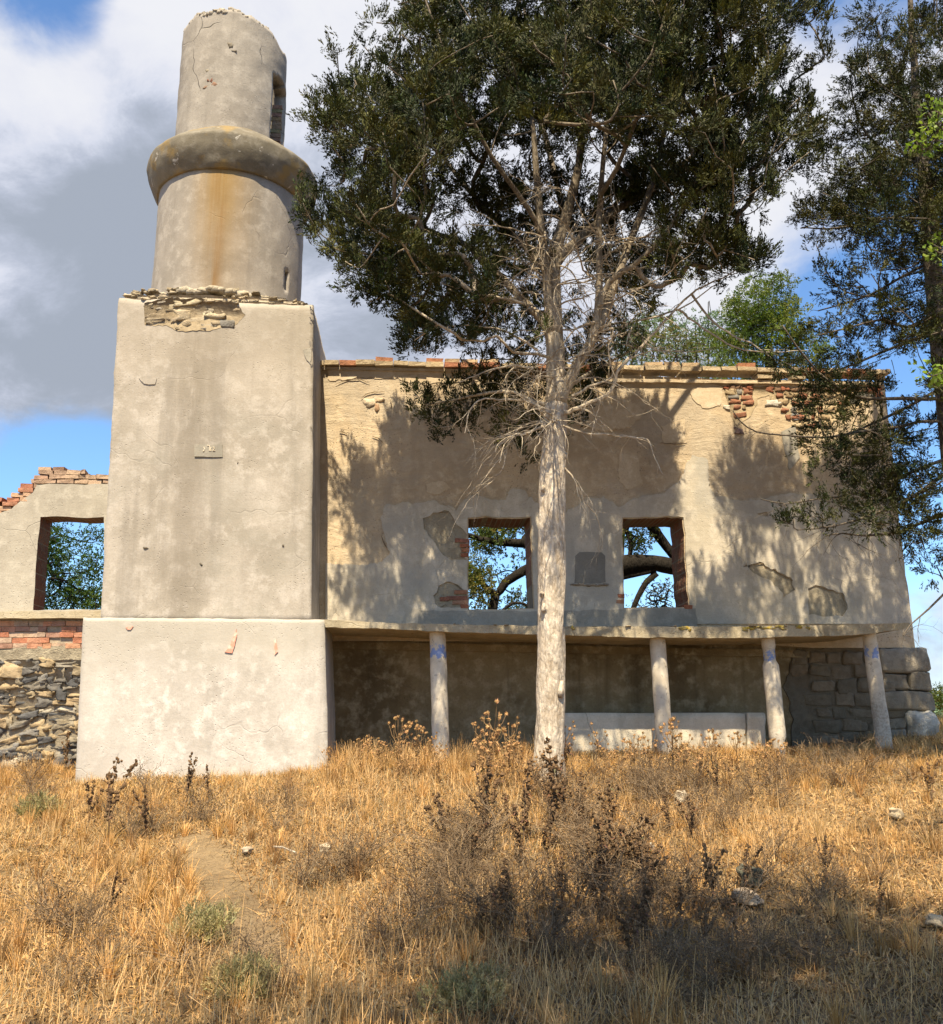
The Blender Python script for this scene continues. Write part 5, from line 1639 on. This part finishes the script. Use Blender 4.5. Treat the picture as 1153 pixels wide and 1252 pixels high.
# shaggy tussocks
def tussocks(nt_, per_, seed):
    r = np.random.default_rng(seed)
    x = r.uniform(-8, 9.5, nt_); y = r.uniform(4.6, 13.6, nt_)
    k = (np.abs(x - .0626 * y) < (.56 * y + 1)) & (r.random(nt_) < offwall(x, y) * bare(x, y) * np.clip(.35 + .7 * fbm2(x, y, .55, 7.7) + .5 * (y > 11.4), .08, 1)); x, y = x[k], y[k]; m = len(x)
    hh = r.uniform(.16, .40, m) * (1 + .2 * ((y > 11.4) & (x < 2) & (x > -1)) - .45 * ((y > 11.3) & (x < -1) & (x > -4.6)) - .3 * ((y > 11.4) & (x > 2))); tone = STRAW[r.integers(len(STRAW), size=m)] * r.uniform(.7, 1.15, (m, 1))
    x, y, hh, tone = (np.repeat(v, per_, 0) for v in (x, y, hh, tone)); n = len(x)
    az = r.uniform(0, 6.28, n); sp = np.abs(r.normal(0, .45, n)); h = hh * r.uniform(.5, 1.1, n)
    x = x + np.cos(az) * .03 * r.random(n); y = y + np.sin(az) * .03 * r.random(n); z = gz(x, y) - .01
    fa = az + 1.57 + r.normal(0, .5, n); w = .0026 * r.uniform(.6, 1.5, n); V = np.zeros((n, 9, 3))
    for s_ in range(5):
        t = s_ / 4; o = h * sp * (t * .5 + t * t * .9); zz = h * (t - .28 * sp * t ** 3); ww = w * (1 - .8 * t)
        cx, cy = x + np.cos(az) * o, y + np.sin(az) * o
        if s_ < 4:
            V[:, 2 * s_] = np.stack([cx - np.cos(fa) * ww, cy - np.sin(fa) * ww, z + zz], -1); V[:, 2 * s_ + 1] = np.stack([cx + np.cos(fa) * ww, cy + np.sin(fa) * ww, z + zz], -1)
    q = np.array([[0, 1, 3, 2], [2, 3, 5, 4], [4, 5, 7, 6]]); V = V[:, :8]
    return V.reshape(-1, 3), (q[None] + np.arange(n)[:, None, None] * 8).reshape(-1, 4), np.repeat(tone * r.uniform(.75, 1.2, (n, 1)), 8, axis=0)
parts.append(tussocks(2600, 46, 51))
parts.append(litter(260000, 77))
V, Q, C_ = join(parts)
tag(link('dry_grass', np_mesh('dry_grass', V, Q, C_), M['straw']), 'dry straw coloured grass covering the slope below the ruin', 'grass', kind='stuff')
# the field behind, coarser
rr = np.random.default_rng(31)
n = 26000
x = rr.uniform(5.5, 26, n); y = rr.uniform(14.4, 42, n); kk = (x > .40 * y - 1) & (x < .66 * y + 2)
parts = []
def far_blades(n, xr, yr, sel, seed):
    r = np.random.default_rng(seed)
    x = r.uniform(*xr, n); y = r.uniform(*yr, n); k = sel(x, y); x, y = x[k], y[k]; n = len(x)
    h = r.uniform(.15, .4, n); z = gz(x, y) - .01; az = r.uniform(0, 6.28, n); w = .006
    V = np.zeros((n, 4, 3)); wx, wy = np.cos(az) * w, np.sin(az) * w
    lx, ly = r.normal(0, .25, n) * h, r.normal(0, .25, n) * h
    V[:, 0] = np.stack([x - wx, y - wy, z], -1); V[:, 1] = np.stack([x + wx, y + wy, z], -1)
    V[:, 2] = np.stack([x + lx + wx * .3, y + ly + wy * .3, z + h], -1); V[:, 3] = np.stack([x + lx - wx * .3, y + ly - wy * .3, z + h], -1)
    c = np.repeat(STRAW[r.integers(len(STRAW), size=n)] * r.uniform(.8, 1.2, (n, 1)), 4, axis=0)
    return V.reshape(-1, 3), np.arange(4 * n).reshape(-1, 4), c
V, Q, C_ = far_blades(90000, (5.5, 30), (14.6, 46), lambda x, y: (x > .42 * y) & (x < .64 * y + 2), 4)
tag(link('field_grass', np_mesh('field_grass', V, Q, C_), M['straw']), 'tall dry grass of the field beyond the corner of the ruin', 'grass', kind='stuff')

# ================================================================== WEEDS, one by one
def weed_globe(r, h=1.0, heads=9, col=(.36, .215, .10)):
    """stiff stalk that forks near the top into round prickly heads, shrivelled leaves below"""
    st, hds, lf = MB(), [], MB()
    rnd = random.Random(r)
    top = Vector((rnd.uniform(-.08, .08), rnd.uniform(-.08, .08), h * .62))
    st.tube([(0, 0, -.03), (top.x * .4, top.y * .4, h * .32), top], [.008, .007, .006], 5, tint=(.24, .15, .075))
    for i in range(heads):
        a = rnd.uniform(0, 6.28); e = rnd.uniform(.05, .2) * h
        s0 = Vector((0, 0, 0)).lerp(top, rnd.uniform(.5, 1))
        q = Vector((s0.x + math.cos(a) * e, s0.y + math.sin(a) * e, s0.z + rnd.uniform(.10, .38) * h))
        m_ = (s0 + q) / 2 + Vector((math.cos(a), math.sin(a), -.4)) * .03
        st.tube([s0, m_, q], [.004, .0035, .003], 4, tint=(.27, .17, .085))
        c = rnd.uniform(.7, 1.35); rad = rnd.uniform(.014, .03)
        tc_ = (col[0] * c, col[1] * c, col[2] * c)
        hd = MB(); hds.append(hd)
        hd.stone(q, (rad, rad, rad * .85), tc_, .9, .3, 9, 6)
        for k in range(26):
            v = Vector((rnd.gauss(0, 1), rnd.gauss(0, 1), rnd.gauss(.4, 1))).normalized()
            u = v.cross(Vector((.3, .5, .8))).normalized() * .005
            hd.add([q + v * rad * .6 + u, q + v * rad * .6 - u, q + v * rad * rnd.uniform(1.6, 2.4)], [(0, 1, 2)], 0, tuple(x * rnd.uniform(.8, 1.3) for x in tc_))
    for i in range(16):
        t = rnd.uniform(.08, 1); p = Vector((0, 0, 0)).lerp(top, t); a = rnd.uniform(0, 6.28)
        L = rnd.uniform(.05, .13) * h; d_ = Vector((math.cos(a), math.sin(a), rnd.uniform(-.6, .5)))
        s_ = Vector((-d_.y, d_.x, rnd.uniform(-.4, .4))).normalized() * rnd.uniform(.008, .02)
        m_ = p + d_ * L * .5 + Vector((0, 0, .02)); e = p + d_ * L + Vector((0, 0, -.03))
        c = rnd.uniform(.7, 1.3)
        lf.add([p, m_ + s_, e, m_ - s_], [(0, 1, 2, 3)], 0, (.24 * c, .145 * c, .07 * c))
    return st, hds, lf


def weed_dark(r, h=1.0, col=(.105, .064, .034)):
    """dark dead stalks beaded with seed clusters"""
    st, hd = MB(), MB(); rnd = random.Random(r)
    for s_ in range(rnd.randint(3, 5)):
        a = rnd.uniform(0, 6.28); ln = rnd.uniform(.05, .35) * h; hh = h * rnd.uniform(.6, 1)
        pts = [Vector((math.cos(a) * ln * t * t, math.sin(a) * ln * t * t, hh * t - .02)) for t in (0, .3, .6, .85, 1)]
        st.tube(pts, [.006, .0055, .005, .004, .002], 4, tint=(.13, .085, .055))
        for k in range(26):
            t = rnd.uniform(.3, 1); i = min(3, int(t * 4)); p = pts[i].lerp(pts[i + 1], rnd.random()) + Vector((rnd.gauss(0, .018), rnd.gauss(0, .018), rnd.gauss(0, .01)))
            c = rnd.uniform(.6, 1.8); rad = rnd.uniform(.010, .028)
            hd.stone(p, (rad, rad, rad), (col[0] * c, col[1] * c, col[2] * c), 1, .4, 5, 4)
        for k in range(6):
            p = pts[rnd.randint(0, 3)]; a2 = rnd.uniform(0, 6.28); d_ = Vector((math.cos(a2), math.sin(a2), rnd.uniform(-.3, .7))); L = rnd.uniform(.06, .16) * h
            s2 = Vector((-d_.y, d_.x, .3)).normalized() * .011
            hd.add([p, p + d_ * L * .5 + s2, p + d_ * L + Vector((0, 0, -.03)), p + d_ * L * .5 - s2], [(0, 1, 2, 3)], 0, tuple(x * rnd.uniform(.8, 1.6) for x in col))
    return st, hd


def weed_tangle(r, h=1.0, col=(.19, .135, .085)):
    """grey brown tangle of thin dead stems"""
    st, hd = MB(), MB(); rnd = random.Random(r)
    def go(p, d_, L, rad, k):
        pts = [p]
        for i in range(4):
            d_ = (d_ + Vector((rnd.gauss(0, .25), rnd.gauss(0, .25), rnd.gauss(0, .15)))).normalized(); p = p + d_ * L / 4; pts.append(p)
            if k and rnd.random() < .8: go(p, (d_ + Vector((rnd.gauss(0, .7), rnd.gauss(0, .7), rnd.gauss(.1, .4)))).normalized(), L * .55, rad * .65, k - 1)
        c = rnd.uniform(.7, 1.35)
        st.tube(pts, [rad * (1.25 - .7 * i / 4) for i in range(5)], 3, tint=(col[0] * c, col[1] * c, col[2] * c), cap=False)
        if k < 2:
            for j in range(2):
                q = pts[-1 - j]; rd = rnd.uniform(.004, .010); c = rnd.uniform(.5, 1.2)
                hd.stone(q, (rd, rd, rd), (col[0] * c * .7, col[1] * c * .65, col[2] * c * .6), 1, .4, 5, 4)
    for s_ in range(10):
        a = rnd.uniform(0, 6.28)
        go(Vector((rnd.uniform(-.04, .04), rnd.uniform(-.04, .04), -.02)), Vector((math.cos(a) * .5, math.sin(a) * .5, 1)).normalized(), h * rnd.uniform(.5, .85), .0062, 2)
    return st, hd


def proto_thistle(i):
    t = thing('dry_thistle', 'x', 'thistle')
    st, hds, lf = weed_globe(41 + i, 1.0, (13, 17, 11, 15)[i])
    b0 = len(st.v)
    st.v += lf.v; st.t += lf.t; st.m += lf.m; st.f += [[k + b0 for k in f] for f in lf.f]
    st.build('stalk', M['weed'], t)
    for h_ in hds: h_.build('seed_head', M['weed'], t)
    return t


def proto_weed(mbs):
    mb = mbs[0]; b0 = len(mb.v)
    mb.v += mbs[1].v; mb.t += mbs[1].t; mb.m += mbs[1].m; mb.f += [[k + b0 for k in f] for f in mbs[1].f]
    return tag(mb.build('dead_weed', M['weed']), 'x', 'weed')


PG = [proto_thistle(i) for i in range(4)]
PD = [proto_weed(weed_dark(71 + i)) for i in range(4)]
PT = [proto_weed(weed_tangle(91 + i)) for i in range(5)]
used = set()


def place(pool, px, py, hpx, label, group=None, sx=1.0):
    """foot at photo pixel (px, py), hpx pixels tall"""
    p = on_ground(px, py)
    i = random.randrange(len(pool)); root = pool[i]
    h_ = hpx * p.y / 1150 * 1.02
    if id(root) not in used:
        used.add(id(root)); o = root
        o.location = (p.x, p.y, gz1(p.x, p.y)); o.rotation_euler = (0, 0, random.uniform(0, 6.28)); o.scale = (h_ * sx, h_ * sx, h_)
    else:
        o = copy_thing(root, (p.x, p.y, gz1(p.x, p.y)), random.uniform(0, 6.28), (h_ * sx, h_ * sx, h_))
    o['label'] = label
    if group: o['group'] = group
    return o


random.seed(5)
GT = 'dry thistles growing along the porch and slope'
for px, py, h_, lab in ((447, 950, 52, 'small dry thistle in the grass nearest the plinth corner'), (490, 955, 82, 'dry thistle with a dense bunch of golden heads left of the first porch column'), (513, 950, 68, 'thin dry thistle between the golden headed one and the first column'), (528, 950, 54, 'short dry thistle right at the foot of the first porch column'),
                       (587, 950, 74, 'dry thistle left of the tallest one between first column and trunk'), (603, 952, 90, 'tallest dry thistle, standing between the first column and the tree trunk'), (622, 955, 78, 'bushy dry thistle just right of the tallest one near the trunk'), (634, 962, 60, 'lower dry thistle right beside the trunk on its left'),
                       (692, 948, 66, 'dry thistle against the bench just right of the trunk'), (733, 950, 62, 'dry thistle in front of the bench middle'), (822, 955, 82, 'dry thistle at the foot of the second porch column'), (838, 952, 60, 'dry thistle just right of the second column foot'), (873, 962, 74, 'rust coloured dry thistle before the right bench block'),
                       (399, 952, 40, 'tiny dry thistle at the lower right corner of the plinth'), (956, 950, 40, 'small dry thistle at the foot of the third column'), (660, 975, 60, 'dry thistle in front of the trunk foot'), (590, 985, 78, 'dark topped dry thistle on the slope left of the trunk')):
    place(PG, px, py, h_, lab, GT, .95)
for px, py, h_, lab in ((130, 1030, 110, 'thin dark weed with forked top before the left part of the plinth'), (108, 1010, 60, 'dark weed with flat heads below the plinth left corner'), (178, 1030, 70, 'dark weed with clustered seeds below the plinth left half'), (228, 985, 62, 'upright dark weed in front of the plinth middle'), (255, 980, 46, 'short dark weed right of the upright one at the plinth'),
                       (135, 1120, 56, 'brown curled weed alone on the left slope'), (80, 945, 52, 'brown weed at the foot of the rubble wall'), (592, 1030, 110, 'black stalked weed on the slope left of the trunk'), (640, 1035, 110, 'dark weed cluster in front of the trunk foot'), (672, 1040, 120, 'tall dark weed just right of the trunk foot'), (690, 1010, 60, 'small dark weed right of the tall one'),
                       (1140, 985, 66, 'dark weed at the right edge beside the corner masonry'), (745, 1090, 110, 'dark weed in the middle of the slope below the bench'), (878, 975, 50, 'dark rusty weed below the right bench block'), (1075, 1130, 60, 'brown weed low on the right slope'), (1010, 1085, 66, 'slim dark weed right of the dark slope stone')):
    place(PD, px, py, h_, lab, 'dark dead weeds on the slope', .9)
random.seed(15)
for k in range(44):
    cx, cy, rx, ry = random.choice(((560, 1045, 70, 40), (660, 1020, 60, 60), (765, 1075, 60, 70), (690, 1130, 130, 60), (850, 1010, 120, 40), (820, 1130, 80, 50)))
    place(PD, cx + random.gauss(0, .55) * rx, cy + random.gauss(0, .55) * ry, random.uniform(40, 84), 'dark stalked dead weed, one of those crowding the middle of the slope', 'dark stalked weeds crowding mid slope', 1.1)
for k in range(34):
    u = random.random(); px = random.uniform(560, 660) if u < .35 else (random.uniform(690, 960) if u < .8 else random.uniform(410, 560))
    place(PG, px, random.uniform(945, 972), random.uniform(34, 66), 'low dry thistle, one of the many in the tall grass along the porch', 'low thistles along the porch', 1.15)
sp_ = []
for cx, cy, rx, ry, n, h0 in ((560, 1050, 70, 50, 8, 64), (655, 1030, 80, 60, 8, 64), (765, 1080, 60, 80, 9, 70), (700, 1140, 140, 60, 11, 66), (830, 1120, 60, 60, 9, 70), (600, 1110, 80, 40, 12, 60), (540, 1070, 30, 40, 6, 50), (870, 1000, 70, 40, 12, 46), (960, 975, 60, 30, 7, 46), (1060, 960, 80, 25, 8, 46), (800, 985, 60, 35, 9, 50), (1000, 1080, 120, 60, 12, 50), (180, 1000, 80, 30, 8, 46), (90, 1160, 80, 70, 10, 60), (250, 1200, 60, 30, 3, 50), (430, 1080, 60, 60, 8, 50), (350, 1000, 60, 30, 5, 36), (480, 1150, 60, 50, 8, 66), (930, 1190, 120, 40, 9, 70), (330, 1200, 40, 40, 4, 60), (720, 975, 60, 20, 8, 50), (40, 985, 30, 30, 4, 50)):
    for k in range(n): sp_.append((cx + random.gauss(0, .5) * rx, cy + random.gauss(0, .5) * ry, h0 * random.uniform(.6, 1.2)))
for px, py, h_ in sp_:
    place(PT, min(max(px, 4), 1150), min(py, 1245), h_, 'tangled grey brown dead weed, one of the many scattered over the slope', 'tangled dead weeds on the slope', 1.35)

# grey green wormwood
def wormwood(px, py, w, lab):
    p = on_ground(px, py); t = thing('wormwood_shrub', lab, 'shrub', (p.x, p.y, gz1(p.x, p.y)))
    cl = []; s_ = w * p.y / 1150 / 2
    for _ in range(22):
        a, q = rng.uniform(0, 6.28), rng.uniform(0, 1) ** .5
        x, y = p.x + s_ * q * math.cos(a), p.y + s_ * q * math.sin(a)
        cl.append((x, y, gz1(x, y) + rng.uniform(.04, .20) * (1 - .4 * q), rng.uniform(.06, .10)))
    foliage('leaves', cl, 900, cyp_tpl, (.05, .09), [np.array(c) for c in ((.30, .265, .13), (.36, .30, .15), (.25, .225, .12), (.40, .31, .16))], rng, M['straw'], t, .9, .8, .4)
    mb = MB()
    for c in cl: mb.tube([(p.x + (c[0] - p.x) * .4, p.y + (c[1] - p.y) * .4, c[2] - .2), c[:3]], [.004, .002], 4, tint=(.2, .15, .1))
    mb.build('stems', M['weed'], t)


wormwood(256, 1150, 70, 'pale grey green wormwood clump beside the bare earth strip')
wormwood(565, 1240, 90, 'grey green wormwood clump at the bottom middle in the shade')
wormwood(48, 1000, 44, 'pale wormwood tuft near the plinth left corner')
wormwood(300, 1225, 60, 'shaded wormwood clump below the bare earth strip')

# stones lying in the grass
def rock(px, py, w, h, tint, lab, e=.5):
    p = on_ground(px, py); k = p.y / 1150
    mb = MB(); mb.stone((0, 0, 0), (w * k / 2, w * k / 2.4, h * k / 2.2), tint, e + .05, .28, 22, 14)
    o = mb.build('stone', M['stone'], None, True)
    o.location = (p.x, p.y, gz1(p.x, p.y) + h * k * .25 + .03); o.rotation_euler = (0, 0, random.uniform(0, 6))
    tag(o, lab, 'stone')


rock(919, 1086, 26, 24, (.15, .15, .11), 'dark green grey broken stone on the right slope', .4)
rock(914, 1108, 30, 17, (.52, .40, .28), 'pale cream stone lying just below the dark one', .6)
rock(397, 1044, 14, 9, (.46, .38, .27), 'small white stone on the trampled patch below the plinth corner')
rock(833, 984, 14, 16, (.48, .41, .31), 'small white stone among the weeds below the bench')
rock(1146, 1136, 26, 12, (.42, .34, .23), 'flat pale stone at the right edge of the slope')
rock(302, 1046, 13, 7, (.38, .32, .25), 'small grey stone beside the bare earth strip')
rock(1096, 1002, 16, 12, (.44, .35, .23), 'pale stone in the grass below the corner masonry')
rock(788, 1042, 22, 10, (.4, .37, .31), 'grey flat stone in the weeds below the bench')
p = on_ground(345, 1052)
mb = MB(); mb.tube([(-.09, .1, .10), (0, 0, .11), (.14, -.2, .09)], [.012, .011, .008], 6, rough=.1)
o = mb.build('stick', M['deadwood'], None); o.location = (p.x, p.y, p.z); tag(o, 'short broken stick lying on the trampled grass', 'stick')
